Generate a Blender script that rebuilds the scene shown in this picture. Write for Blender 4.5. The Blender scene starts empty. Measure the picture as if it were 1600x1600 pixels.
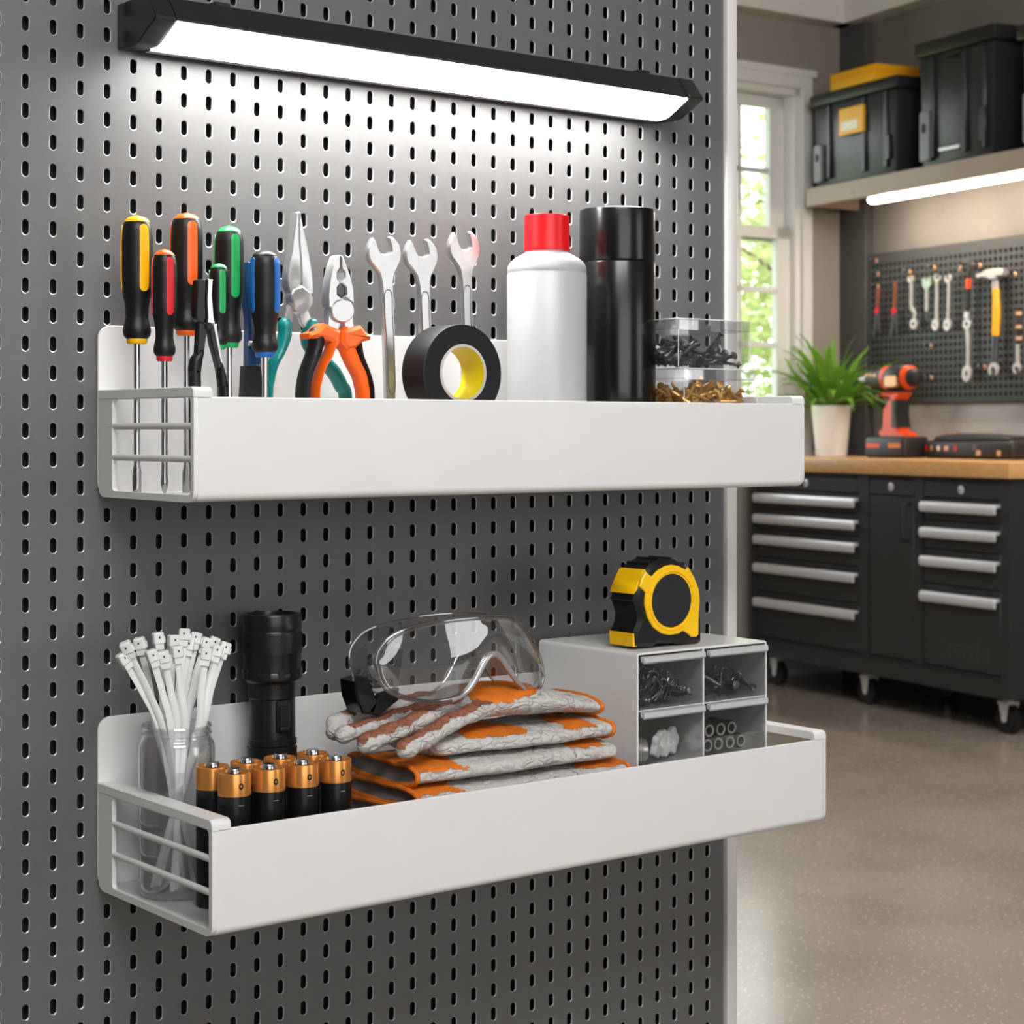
import bpy, bmesh, math, random
from mathutils import Vector, Matrix, noise
random.seed(7)
C = bpy.context.scene.collection
SC = bpy.context.scene
pi = math.pi
# ------------------------------------------------------------------ camera, world, lights, exposure
FPX, HOR, ZC, DIST = 2917.0, 670.0, 1.08, 1.5
TH = math.atan2(2300, 2917)
SN, CS = math.sin(TH), math.cos(TH)
cam = bpy.data.cameras.new('camera'); camo = bpy.data.objects.new('camera', cam); C.objects.link(camo)
camo.location = (0, -DIST, ZC); camo.rotation_euler = (pi/2, 0, -TH)
cam.sensor_width = 36; cam.lens = 36*FPX/1600; cam.shift_y = -(800-HOR)/1600
cam.clip_start = .05; cam.clip_end = 200
cam.dof.use_dof = True; cam.dof.focus_distance = 1.6; cam.dof.aperture_fstop = 17
SC.camera = camo
SC.view_settings.view_transform = 'Standard'; SC.view_settings.look = 'None'
SC.view_settings.gamma = 1; SC.view_settings.use_curve_mapping = False
SC.view_settings.exposure = 0.0
SC.cycles.transparent_max_bounces = 24; SC.cycles.max_bounces = 8
SC.cycles.sample_clamp_indirect = 6.0
SC.cycles.caustics_reflective = False; SC.cycles.caustics_refractive = False
wd = bpy.data.worlds.new('sky'); SC.world = wd; wd.use_nodes = True
nt = wd.node_tree; bg = nt.nodes['Background']
sky = nt.nodes.new('ShaderNodeTexSky'); sky.sky_type = 'HOSEK_WILKIE'
sky.sun_direction = (-.35, -.75, .62); sky.turbidity = 3.5; sky.ground_albedo = .3
mx = nt.nodes.new('ShaderNodeMixRGB'); mx.inputs['Fac'].default_value = .75; mx.inputs['Color2'].default_value = (.95, .98, 1, 1)
nt.links.new(sky.outputs[0], mx.inputs['Color1']); nt.links.new(mx.outputs[0], bg.inputs['Color']); bg.inputs['Strength'].default_value = 7.0

def area(name, loc, target, sx, sy, power, col=(1, 1, 1), spread=180):
    l = bpy.data.lights.new(name, 'AREA'); l.shape = 'RECTANGLE'; l.size = sx; l.size_y = sy; l.energy = power; l.color = col
    l.spread = math.radians(spread)
    o = bpy.data.objects.new(name, l); C.objects.link(o); o.location = loc
    o.rotation_euler = (Vector(target)-Vector(loc)).to_track_quat('-Z', 'Y').to_euler(); return o
sun = bpy.data.lights.new('sun', 'SUN'); sun.energy = 6.0; sun.angle = .02; sun.color = (1, .95, .85)
suno = bpy.data.objects.new('sun', sun); C.objects.link(suno)
suno.rotation_euler = Vector((.35, .75, -.62)).to_track_quat('-Z', 'Y').to_euler()
area('overhead_fill', (.2, -2.0, 2.93), (1.0, 0, .9), 1.6, 1.2, 96, (1, .998, .992))  # unseen key lamp, added overhead to light the shelves and board
area('overhead_fill', (3.6, 1.2, 2.93), (4.4, 2.2, 0), 1.8, 1.8, 175, (1, .975, .95))  # unseen overhead lamp, added to brighten the floor and bench side
area('front_fill', (-.4, -4.9, 1.5), (1.2, 0, 1.0), 3.2, 2.5, 72, (.98, .99, 1))  # added soft fill from behind the camera; the wall there has no opening
area('glint_fill', (4.2, -4.9, 1.5), (1.4, 0, 1.0), 2.6, 2.3, 48, (.98, .99, 1))  # added fill lamp for highlights on the steel tools; no window there

# ------------------------------------------------------------------ pixel <-> world helpers (places are read off the photo, built at true depth)
def W(u, v, y):
    k = (u-800)/FPX; t = (y+DIST)/(CS-SN*k); lat = k*t
    return Vector((SN*t+CS*lat, y, ZC-(v-HOR)/FPX*t))
def pxm(u, y):
    k = (u-800)/FPX; return (y+DIST)/(CS-SN*k)/FPX
def T(pts, y, s=1, ou=0, ov=0):
    r = []
    for a, b in pts:
        p = W(ou+a/s, ov+b/s, y); r.append((p.x, p.z))
    return r
def LD(lat, dep, z): return Vector((SN*dep+CS*lat, -DIST+CS*dep-SN*lat, z))
BA = math.atan2(1500, 2917); BE = (math.sin(BA), -math.cos(BA)); BN = (math.cos(BA), math.sin(BA)); B0 = (1.015, 7.92)
def B2W(x, y, z): return LD(B0[0]+BE[0]*x+BN[0]*y, B0[1]+BE[1]*x+BN[1]*y, z)
_e = LD(BE[0], BE[1], 0)-LD(0, 0, 0); RZB = math.atan2(_e.y, _e.x)
def BW(u, v, y):
    k = (u-800)/FPX; l0 = B0[0]+BN[0]*y; d0 = B0[1]+BN[1]*y
    x = (k*d0-l0)/(BE[0]-k*BE[1]); return x, ZC-(v-HOR)/FPX*(d0+BE[1]*x)
def BT(pts, y, s=1, ou=0, ov=0): return [BW(ou+a/s, ov+b/s, y) for a, b in pts]
def bpm(u, y):
    x, _ = BW(u, 0, y); return (B0[1]+BN[1]*y+BE[1]*x)/FPX
BMAT = Matrix.Translation(B2W(0, 0, 0)) @ Matrix.Rotation(RZB, 4, 'Z')

# ------------------------------------------------------------------ mesh builder
def offs(pts, d):
    n = len(pts); A = sum(pts[i][0]*pts[(i+1) % n][1]-pts[(i+1) % n][0]*pts[i][1] for i in range(n)); sg = 1 if A > 0 else -1
    out = []
    for i in range(n):
        p0, p, p1 = Vector(pts[i-1]), Vector(pts[i]), Vector(pts[(i+1) % n])
        a, b = (p-p0), (p1-p)
        if a.length < 1e-9 or b.length < 1e-9: out.append(tuple(p)); continue
        a.normalize(); b.normalize()
        na = Vector((-a.y, a.x))*sg; nb = Vector((-b.y, b.x))*sg; m = na+nb
        if m.length < 1e-6: m = na.copy()
        m.normalize(); k = max(.5, m.dot(na)); q = p+m*(d/k); out.append((q.x, q.y))
    return out
def cr(pts, n=6, closed=False):
    P = [Vector(p) for p in pts]; out = []; N = len(P)
    rng = range(N) if closed else range(N-1)
    for i in rng:
        if closed: a, b, c, d = P[i-1], P[i], P[(i+1) % N], P[(i+2) % N]
        else: b, c = P[i], P[i+1]; a = P[i-1] if i else b*2-c; d = P[i+2] if i+2 < N else c*2-b
        for j in range(n):
            t = j/n
            out.append(.5*((2*b)+(c-a)*t+(2*a-5*b+4*c-d)*t*t+(3*b-a-3*c+d)*t**3))
    if not closed: out.append(P[-1].copy())
    return out
def cr2(pts, n=6, closed=True): return [(p.x, p.y) for p in cr([Vector((a, b, 0)) for a, b in pts], n, closed)]
def circ(cx, cy, r, n=24, ry=None, a0=0): return [(cx+r*math.cos(a0+2*pi*i/n), cy+(ry or r)*math.sin(a0+2*pi*i/n)) for i in range(n)]
def rrect(x0, x1, z0, z1, r, n=5, corners=(1, 1, 1, 1)):
    out = []
    for k, (cx, cz, a) in enumerate(((x1-r, z1-r, 0), (x0+r, z1-r, pi/2), (x0+r, z0+r, pi), (x1-r, z0+r, 1.5*pi))):
        if corners[k]: out += [(cx+r*math.cos(a+pi/2*i/n), cz+r*math.sin(a+pi/2*i/n)) for i in range(n+1)]
        else: out.append(((x1, z1), (x0, z1), (x0, z0), (x1, z0))[k])
    return out
class G:
    def __init__(s): s.v = []; s.f = []; s.m = []
    def add(s, vs, fs, m=0):
        o = len(s.v); s.v += [Vector(p) for p in vs]; s.f += [[i+o for i in f] for f in fs]; s.m += [m]*len(fs); return s
    def box(s, x0, x1, y0, y1, z0, z1, m=0):
        return s.add([(x0, y0, z0), (x1, y0, z0), (x1, y1, z0), (x0, y1, z0), (x0, y0, z1), (x1, y0, z1), (x1, y1, z1), (x0, y1, z1)],
                     [(0, 3, 2, 1), (4, 5, 6, 7), (0, 1, 5, 4), (1, 2, 6, 5), (2, 3, 7, 6), (3, 0, 4, 7)], m)
    def prism(s, o, a0, a1, axis='y', ch=0, m=0):
        n = len(o)
        mk = {'y': lambda p, a: (p[0], a, p[1]), 'x': lambda p, a: (a, p[0], p[1]), 'z': lambda p, a: (p[0], p[1], a)}[axis]
        sg = 1 if a1 > a0 else -1
        if ch:
            i = offs(o, ch); L = [(i, a0), (o, a0+sg*ch), (o, a1-sg*ch), (i, a1)]
        else: L = [(o, a0), (o, a1)]
        vs = [mk(p, a) for q, a in L for p in q]; fs = []
        for k in range(len(L)-1):
            for j in range(n): fs.append((k*n+j, k*n+(j+1) % n, (k+1)*n+(j+1) % n, (k+1)*n+j))
        fs.append(tuple(range(n))[::-1]); fs.append(tuple((len(L)-1)*n+j for j in range(n)))
        return s.add(vs, fs, m)
    def lathe(s, prof, n=28, c=(0, 0, 0), M=None, a0=0, m=0, caps=True):
        vs = []; fs = []; c = Vector(c)
        for r, z in prof:
            for j in range(n):
                p = Vector((r*math.cos(a0+2*pi*j/n), r*math.sin(a0+2*pi*j/n), z)); vs.append((M @ p if M else p)+c)
        for k in range(len(prof)-1):
            for j in range(n): fs.append((k*n+j, k*n+(j+1) % n, (k+1)*n+(j+1) % n, (k+1)*n+j))
        if caps and prof[0][0] > 1e-6 and prof[0] != prof[-1]: fs.append(tuple(range(n))[::-1])
        if caps and prof[-1][0] > 1e-6 and prof[0] != prof[-1]: fs.append(tuple((len(prof)-1)*n+j for j in range(n)))
        return s.add(vs, fs, m)
    def tube(s, path, r, n=10, up=None, closed=False, rnd=False, m=0, cap=True):
        P = [Vector(p) for p in path]; N = len(P)
        R = [r]*N if not isinstance(r, list) else r
        R = [(q, q) if not isinstance(q, tuple) else q for q in R]
        tg = []
        for i in range(N):
            if closed: t = P[(i+1) % N]-P[i-1]
            else: t = P[min(i+1, N-1)]-P[max(i-1, 0)]
            tg.append(t.normalized() if t.length > 1e-12 else Vector((0, 0, 1)))
        if rnd and not closed:
            pre = []; pr = []; a, b = max(R[0]), max(R[-1])
            hs = [(1, .05), (.92, .39), (.71, .71), (.38, .92)]
            for h, w in hs: pre.append(P[0]-tg[0]*a*(h-0)); pr.append((R[0][0]*w, R[0][1]*w))
            post = []; po = []
            for h, w in hs[::-1]: post.append(P[-1]+tg[-1]*b*h); po.append((R[-1][0]*w, R[-1][1]*w))
            P = pre+P+post; R = pr+R+po; tg = [tg[0]]*4+tg+[tg[-1]]*4; N = len(P)
        vs = []; fs = []; prev = None
        for i in range(N):
            t = tg[i]
            if up is not None: u = Vector(up)
            else: u = prev if prev is not None else (Vector((0, 0, 1)) if abs(t.z) < .9 else Vector((0, 1, 0)))
            n1 = u-t*t.dot(u)
            if n1.length < 1e-6: n1 = t.orthogonal()
            n1.normalize(); prev = n1; n2 = t.cross(n1)
            for j in range(n):
                a = 2*pi*j/n; vs.append(P[i]+n2*math.cos(a)*R[i][0]+n1*math.sin(a)*R[i][1])
        for k in range(N if closed else N-1):
            k2 = (k+1) % N
            for j in range(n): fs.append((k*n+j, k*n+(j+1) % n, k2*n+(j+1) % n, k2*n+j))
        if not closed and cap: fs.append(tuple(range(n))[::-1]); fs.append(tuple((N-1)*n+j for j in range(n)))
        return s.add(vs, fs, m)
    def ring(s, outer, inner, a0, a1, axis='y', m=0):
        n = len(outer); mk = {'y': lambda p, a: (p[0], a, p[1]), 'x': lambda p, a: (a, p[0], p[1]), 'z': lambda p, a: (p[0], p[1], a)}[axis]
        L = [(outer, a0), (outer, a1), (inner, a1), (inner, a0)]
        vs = [mk(p, a) for q, a in L for p in q]; fs = []
        for k in range(4):
            for j in range(n): k2 = (k+1) % 4; fs.append((k*n+j, k*n+(j+1) % n, k2*n+(j+1) % n, k2*n+j))
        return s.add(vs, fs, m)
    def grid(s, rows, closed=False, m=0):
        nr, nc = len(rows), len(rows[0]); vs = [p for r in rows for p in r]; fs = []
        for i in range(nr-1):
            for j in range(nc if closed else nc-1): j2 = (j+1) % nc; fs.append((i*nc+j, i*nc+j2, (i+1)*nc+j2, (i+1)*nc+j))
        return s.add(vs, fs, m)
    def xf(s, M):
        s.v = [M @ p for p in s.v]; return s
    def mrg(s, g, M=None):
        o = len(s.v); s.v += [(M @ p if M else p.copy()) for p in g.v]; s.f += [[i+o for i in f] for f in g.f]; s.m += g.m; return s
LOC = {}
def part(name, g, mat, parent=None, bev=None, sharp=38, recalc=True):
    me = bpy.data.meshes.new(name)
    q = parent
    while q is not None and q.parent is not None: q = q.parent
    M = LOC.get(q.name) if q is not None else None
    me.from_pydata([tuple(M @ p) if M else tuple(p) for p in g.v], [], g.f)
    mats = mat if isinstance(mat, (list, tuple)) else [mat]
    for m_ in mats: me.materials.append(m_)
    if any(g.m): me.polygons.foreach_set('material_index', g.m)
    if recalc or bev:
        b = bmesh.new(); b.from_mesh(me)
        if bev:
            bmesh.ops.remove_doubles(b, verts=b.verts, dist=1e-6)
        bmesh.ops.recalc_face_normals(b, faces=b.faces)
        if bev:
            ed = [e for e in b.edges if len(e.link_faces) == 2 and e.calc_face_angle(0) > .5]
            bmesh.ops.bevel(b, geom=ed, offset=bev[0], segments=bev[1], affect='EDGES', profile=.5, clamp_overlap=True)
        b.to_mesh(me); b.free()
    me.polygons.foreach_set('use_smooth', [True]*len(me.polygons)); me.set_sharp_from_angle(angle=math.radians(sharp)); me.update()
    o = bpy.data.objects.new(name, me); C.objects.link(o)
    if parent is not None: o.parent = parent
    return o
def props(o, label=None, cat=None, group=None, kind=None):
    if label: o['label'] = label
    if cat: o['category'] = cat
    if group: o['group'] = group
    if kind: o['kind'] = kind
    return o
def root(name, label, cat, loc=(0, 0, 0), rz=0, group=None, world=True):
    """An Empty at the thing's base; with world=True its parts are given in scene coordinates."""
    o = bpy.data.objects.new(name, None); C.objects.link(o); o.empty_display_size = .02
    o.location = loc; o.rotation_euler = (0, 0, rz); props(o, label, cat, group)
    if world: LOC[o.name] = (Matrix.Translation(Vector(loc)) @ Matrix.Rotation(rz, 4, 'Z')).inverted()
    return o
def broot(name, label, cat, x, y, z, group=None):
    o = root(name, label, cat, B2W(x, y, z), RZB, group, False); LOC[o.name] = Matrix.Translation(Vector((-x, -y, -z))); return o
def dup(r, loc, rot=None, label=None, scale=None):
    c = r.copy(); C.objects.link(c); c.location = loc
    if rot is not None: c.rotation_euler = rot
    if scale: c.scale = scale
    if label: c['label'] = label
    for ch in list(r.children):
        k = ch.copy(); C.objects.link(k); k.parent = c
        for gg in ch.children:
            d = gg.copy(); C.objects.link(d); d.parent = k
    return c
def struct(name, g, mat, M=None, bev=None):
    o = part(name, g, mat, bev=bev); o['kind'] = 'structure'
    if M is not None: o.matrix_world = M
    return o

# ------------------------------------------------------------------ materials
def lin(c): return tuple(((x/255)/12.92 if x/255 <= .04045 else ((x/255+.055)/1.055)**2.4) for x in c)
def mat(name, col, rough=.5, metal=0, var=.06, scale=40, bump=0, bscale=None, coat=0, spec=.5, srgb=True, trans=0, sub=0):
    m = bpy.data.materials.new(name); m.use_nodes = True; N = m.node_tree; b = N.nodes['Principled BSDF']
    c = lin(col) if srgb else col
    tc = N.nodes.new('ShaderNodeTexCoord'); nz = N.nodes.new('ShaderNodeTexNoise'); nz.inputs['Scale'].default_value = scale; nz.inputs['Detail'].default_value = 3
    N.links.new(tc.outputs['Object'], nz.inputs['Vector'])
    rp = N.nodes.new('ShaderNodeValToRGB'); rp.color_ramp.elements[0].position = .3; rp.color_ramp.elements[1].position = .7
    rp.color_ramp.elements[0].color = tuple(x*(1-var) for x in c)+(1,); rp.color_ramp.elements[1].color = tuple(min(1, x*(1+var)) for x in c)+(1,)
    N.links.new(nz.outputs['Fac'], rp.inputs['Fac']); N.links.new(rp.outputs['Color'], b.inputs['Base Color'])
    b.inputs['Roughness'].default_value = rough; b.inputs['Metallic'].default_value = metal
    b.inputs['Coat Weight'].default_value = coat; b.inputs['Specular IOR Level'].default_value = spec
    if bump:
        n2 = N.nodes.new('ShaderNodeTexNoise'); n2.inputs['Scale'].default_value = bscale or 400; n2.inputs['Detail'].default_value = 4
        N.links.new(tc.outputs['Object'], n2.inputs['Vector'])
        bp = N.nodes.new('ShaderNodeBump'); bp.inputs['Strength'].default_value = bump; bp.inputs['Distance'].default_value = .001
        N.links.new(n2.outputs['Fac'], bp.inputs['Height']); N.links.new(bp.outputs['Normal'], b.inputs['Normal'])
    return m
def glass(name, tint=(1, 1, 1), base=.05, edge=.55, rough=.02, gcol=(1, 1, 1)):
    m = bpy.data.materials.new(name); m.use_nodes = True; N = m.node_tree; N.nodes.remove(N.nodes['Principled BSDF']); out = N.nodes['Material Output']
    tr = N.nodes.new('ShaderNodeBsdfTransparent'); gl = N.nodes.new('ShaderNodeBsdfGlossy'); gl.inputs['Roughness'].default_value = rough; gl.inputs['Color'].default_value = gcol+(1,)
    lw = N.nodes.new('ShaderNodeLayerWeight'); lw.inputs['Blend'].default_value = .35
    nz = N.nodes.new('ShaderNodeTexNoise'); nz.inputs['Scale'].default_value = 15
    mp = N.nodes.new('ShaderNodeMapRange'); mp.inputs['To Min'].default_value = base; mp.inputs['To Max'].default_value = edge
    N.links.new(lw.outputs['Facing'], mp.inputs['Value'])
    rp = N.nodes.new('ShaderNodeValToRGB'); rp.color_ramp.elements[0].color = tuple(x*.985 for x in tint)+(1,); rp.color_ramp.elements[1].color = tint+(1,)
    N.links.new(nz.outputs['Fac'], rp.inputs['Fac']); N.links.new(rp.outputs['Color'], tr.inputs['Color'])
    ms = N.nodes.new('ShaderNodeMixShader'); N.links.new(mp.outputs[0], ms.inputs['Fac']); N.links.new(tr.outputs[0], ms.inputs[1]); N.links.new(gl.outputs[0], ms.inputs[2])
    N.links.new(ms.outputs[0], out.inputs['Surface']); return m
def emit(name, col, strength):
    m = bpy.data.materials.new(name); m.use_nodes = True; N = m.node_tree; b = N.nodes['Principled BSDF']
    b.inputs['Base Color'].default_value = (.9, .9, .9, 1); b.inputs['Emission Color'].default_value = col+(1,); b.inputs['Emission Strength'].default_value = strength; return m
def addnoise_color(m, scale, c1, c2, p0, p1, kind='noise', coords='Object', stretch=None, fac_mul=None):
    """mix a second colour over a material's base colour by a thresholded texture"""
    N = m.node_tree; b = N.nodes['Principled BSDF']; src = b.inputs['Base Color'].links[0].from_socket
    tc = N.nodes.new('ShaderNodeTexCoord'); mpn = N.nodes.new('ShaderNodeMapping')
    if stretch: mpn.inputs['Scale'].default_value = stretch
    N.links.new(tc.outputs[coords], mpn.inputs['Vector'])
    if kind == 'noise':
        t = N.nodes.new('ShaderNodeTexNoise'); t.inputs['Detail'].default_value = 5; o = 'Fac'
    else:
        t = N.nodes.new('ShaderNodeTexVoronoi'); o = 'Distance'
        if kind == 'edge': t.feature = 'DISTANCE_TO_EDGE'
    t.inputs['Scale'].default_value = scale; N.links.new(mpn.outputs[0], t.inputs['Vector'])
    rp = N.nodes.new('ShaderNodeValToRGB'); rp.color_ramp.elements[0].position = p0; rp.color_ramp.elements[1].position = p1
    rp.color_ramp.elements[0].color = (c1, c1, c1, 1); rp.color_ramp.elements[1].color = (1-c1, 1-c1, 1-c1, 1)
    N.links.new(t.outputs[o], rp.inputs['Fac'])
    mxx = N.nodes.new('ShaderNodeMixRGB'); fs = rp.outputs['Color']
    if fac_mul:
        mu = N.nodes.new('ShaderNodeMath'); mu.operation = 'MULTIPLY'; mu.inputs[1].default_value = fac_mul; N.links.new(fs, mu.inputs[0]); fs = mu.outputs[0]
    N.links.new(fs, mxx.inputs['Fac']); N.links.new(src, mxx.inputs['Color1']); mxx.inputs['Color2'].default_value = tuple(c2)+(1,)
    N.links.new(mxx.outputs[0], b.inputs['Base Color']); return m
MT = {}
MT['board'] = mat('painted_steel_grey', (88, 87, 86), .47, 0, .04, 60, .05, 900, spec=.9)
MT['board_rim_light'] = mat('hole_rim_highlight', (165, 165, 165), .35, .4)  # lighter grey paints in the light that the chamfered hole rims catch
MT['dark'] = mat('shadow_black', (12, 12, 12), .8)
MT['white'] = mat('white_powder_coat', (226, 225, 223), .38, 0, .015, 20, .02, 1200)
MT['whiteplastic'] = mat('white_plastic', (176, 176, 176), .36, 0, .01)
MT['trimwhite'] = mat('trim_white', (215, 213, 210), .5, 0, .02)
MT['blackmetal'] = mat('black_anodised', (27, 27, 28), .3, .2, .08)
MT['blackrubber'] = mat('black_rubber', (19, 19, 19), .42, 0, .1, 80, .04, 600, spec=.35)
MT['blackgloss'] = mat('black_gloss', (10, 10, 11), .22, 0, .05)
MT['blacktape'] = mat('black_tape', (18, 18, 19), .42, 0, .12, 90, spec=.3)
MT['greyplastic'] = mat('dark_grey_plastic', (42, 42, 43), .6, 0, .05, spec=.25)
MT['chrome'] = mat('chrome', (205, 205, 208), .16, 1, .03)
MT['steel'] = mat('satin_steel', (212, 211, 210), .3, .9, .06, 60)
MT['steeldark'] = mat('dark_steel', (96, 96, 98), .35, 1, .1)
for nm, c in dict(yellow=(250, 190, 5), red=(214, 35, 44), orange=(250, 102, 18), green=(14, 160, 80), blue=(28, 98, 175), teal=(4, 120, 118), capred=(222, 8, 20), core=(226, 204, 10), tyellow=(252, 196, 2), orangehandle=(245, 110, 15)).items():
    MT[nm] = mat(nm+'_plastic', c, .34, 0, .04)
MT['copper'] = mat('copper_foil', (226, 152, 78), .27, .65, .06, 30)
MT['battblack'] = mat('battery_black', (17, 17, 18), .28, 0, .1)
MT['brass'] = mat('brass', (236, 182, 98), .34, .7, .2)
MT['screwblack'] = mat('black_screw', (92, 92, 96), .34, .7, .3)
MT['clear'] = glass('clear_acrylic', (.985, .988, .99), .028, .42)
MT['clearlid'] = glass('clear_lid', (.96, .962, .965), .05, .5, .05)
MT['drawerclear'] = glass('smoky_drawer_acrylic', (.985, .985, .985), .035, .4)
MT['clearedge'] = mat('acrylic_edge', (225, 228, 230), .2, 0, .02)
MT['drawerlip'] = mat('frosted_drawer_lip', (190, 190, 190), .3, 0, .02)
MT['jar'] = glass('jar_glass', (.95, .96, .965), .05, .75)
MT['goggle'] = glass('goggle_clear', (.93, .935, .94), .14, .65, .03)
MT['goggleframe'] = glass('goggle_frame', (.70, .71, .72), .16, .7, .06)
MT['nylon'] = mat('white_nylon', (228, 228, 226), .4, 0, .02)
MT['paper'] = mat('masking_core', (200, 190, 185), .6)
def fabric():
    m = mat('glove_fabric', (196, 193, 189), .85, 0, .05, 200, .5, 700)
    N = m.node_tree; tc = N.nodes.new('ShaderNodeTexCoord'); w = N.nodes.new('ShaderNodeTexNoise'); w.inputs['Scale'].default_value = 55
    add = N.nodes.new('ShaderNodeVectorMath'); add.operation = 'MULTIPLY_ADD'; add.inputs[1].default_value = (.022, .022, .022)
    N.links.new(tc.outputs['Object'], w.inputs['Vector']); N.links.new(w.outputs['Color'], add.inputs[0]); N.links.new(tc.outputs['Object'], add.inputs[2])
    mp = N.nodes.new('ShaderNodeMapping'); mp.inputs['Scale'].default_value = (.8, .5, 1.5); N.links.new(add.outputs[0], mp.inputs['Vector'])
    v = N.nodes.new('ShaderNodeTexVoronoi'); v.feature = 'DISTANCE_TO_EDGE'; v.inputs['Scale'].default_value = 95; N.links.new(mp.outputs[0], v.inputs['Vector'])
    r1 = N.nodes.new('ShaderNodeMapRange'); r1.inputs['From Min'].default_value = .0; r1.inputs['From Max'].default_value = .05; r1.inputs['To Min'].default_value = .8; r1.inputs['To Max'].default_value = 0
    N.links.new(v.outputs['Distance'], r1.inputs['Value'])
    n3 = N.nodes.new('ShaderNodeTexNoise'); n3.inputs['Scale'].default_value = 38; N.links.new(tc.outputs['Object'], n3.inputs['Vector'])
    r2 = N.nodes.new('ShaderNodeMapRange'); r2.inputs['From Min'].default_value = .47; r2.inputs['From Max'].default_value = .6; N.links.new(n3.outputs['Fac'], r2.inputs['Value'])
    mu = N.nodes.new('ShaderNodeMath'); mu.operation = 'MULTIPLY'; N.links.new(r1.outputs[0], mu.inputs[0]); N.links.new(r2.outputs[0], mu.inputs[1])
    b = N.nodes['Principled BSDF']; src = b.inputs['Base Color'].links[0].from_socket; mx = N.nodes.new('ShaderNodeMixRGB'); mx.inputs['Color2'].default_value = lin((88, 80, 74))+(1,)
    N.links.new(mu.outputs[0], mx.inputs['Fac']); N.links.new(src, mx.inputs['Color1']); N.links.new(mx.outputs[0], b.inputs['Base Color'])
    bp = [q for q in N.nodes if q.type == 'BUMP'][0]; b2 = N.nodes.new('ShaderNodeBump'); b2.inputs['Strength'].default_value = .7; b2.inputs['Distance'].default_value = .0015
    r3 = N.nodes.new('ShaderNodeMapRange'); r3.inputs['From Max'].default_value = .25; N.links.new(v.outputs['Distance'], r3.inputs['Value'])
    N.links.new(r3.outputs[0], b2.inputs['Height']); N.links.new(bp.outputs[0], b2.inputs['Normal']); N.links.new(b2.outputs[0], b.inputs['Normal'])
    return m
MT['fabric'] = fabric()
MT['gorange'] = mat('glove_orange', (214, 112, 16), .7, 0, .14, 120, .4, 500)
MT['gbrown'] = addnoise_color(mat('glove_brown', (150, 92, 70), .75, 0, .16, 150, .6, 450), 160, 1, lin((96, 55, 42)), .02, .07, 'edge', 'Object', None, .8)
MT['ginner'] = mat('glove_lining', (118, 114, 112), .9)
# ================================================================== SETTING
def floor_mat():
    m = mat('polished_concrete', (138, 128, 117), .2, 0, .07, 1.6, .1, 60, spec=.8)
    addnoise_color(m, 3, 0, lin((114, 104, 93)), .4, .75, 'noise', 'Object', (1, 1, 1), .55)
    addnoise_color(m, 48, 1, lin((208, 192, 172)), .12, .22, 'vor', 'Object', (1, 1.6, 1), .6)
    addnoise_color(m, 40, 1, lin((74, 64, 56)), .09, .17, 'vor', 'Object', (1.7, 1, 1), .6)
    return m
MT['floor'] = floor_mat()
MT['wallwin'] = mat('grey_painted_wall', (142, 134, 126), .8, 0, .05, 3, .2, 60)
MT['wallbench'] = addnoise_color(mat('rough_plaster_wall', (118, 113, 108), .75, 0, .12, 6, .5, 18), 3, 0, lin((88, 83, 80)), .4, .75)
MT['ceil'] = mat('white_ceiling', (214, 210, 205), .8, 0, .02, 5)
MT['wallgrey'] = mat('partition_grey', (110, 110, 110), .7)
BX1 = W(1130, 700, 0).x; TX0 = W(1132.5, 700, 0).x; TX1 = W(1148, 700, 0).x
g = G().box(-4.5, 9.5, -9, 5.6, -.1, 0); struct('floor', g, MT['floor'])
CEIL = 2.99
g = G().box(-4.5, 9.5, -9, 5.6, CEIL, CEIL+.1); struct('ceiling', g, MT['ceil'])
g = G().box(-4.4, TX1-.002, .016, .13, 0, CEIL); struct('wall_partition', g, MT['wallgrey'])
g = G().box(TX0, TX1, -.004, .1315, .0, CEIL-.001); struct('trim_1', g, MT['trimwhite'], bev=(.0015, 2))
g = G().box(-4.5, 9, -5.5, -5.4, 0, CEIL); struct('wall_front', g, MT['wallwin'])
g = G().box(-4.5, -4.4, -5.4, 5.4, 0, CEIL); struct('wall_left', g, MT['wallwin'])
# bench wall (bench frame: x along the bench towards the camera, y into the wall)
WY = .65
XC, _ = BW(1322, 400, WY)                      # room corner
g = G().box(XC-.1, XC+12.5, WY, WY+.12, 0, CEIL); struct('wall_right', g, MT['wallbench'], BMAT)
# window wall frame
cw = B2W(XC, WY, 0); WA = math.radians(-3.5)
WMAT = Matrix.Translation(cw) @ Matrix.Rotation(WA, 4, 'Z'); WINV = WMAT.inverted()
def WW(u, v, off=0):
    """pixel -> window-wall frame (x to the right along the wall, z up) on the plane y=off"""
    o = WINV @ Vector((0, -DIST, ZC)); p = WINV @ LD((u-800)/FPX, 1, ZC-(v-HOR)/FPX); d = p-o
    t = (off-o.y)/d.y; q = o+d*t; return q.x, q.z
wx1 = WW(1250, 200)[0]; wz1 = WW(1250, 140)[1]; wx0 = wx1-1.0; wz0 = .98
g = G(); ox0, ox1, oz1 = wx0, wx1, wz1
g.box(-11.2, ox0, 0, .14, 0, CEIL).box(ox1, .02, 0, .14, 0, CEIL).box(ox0, ox1, 0, .14, oz1, CEIL).box(ox0, ox1, 0, .14, 0, wz0)
struct('wall_back', g, MT['wallwin'], WMAT)
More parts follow.
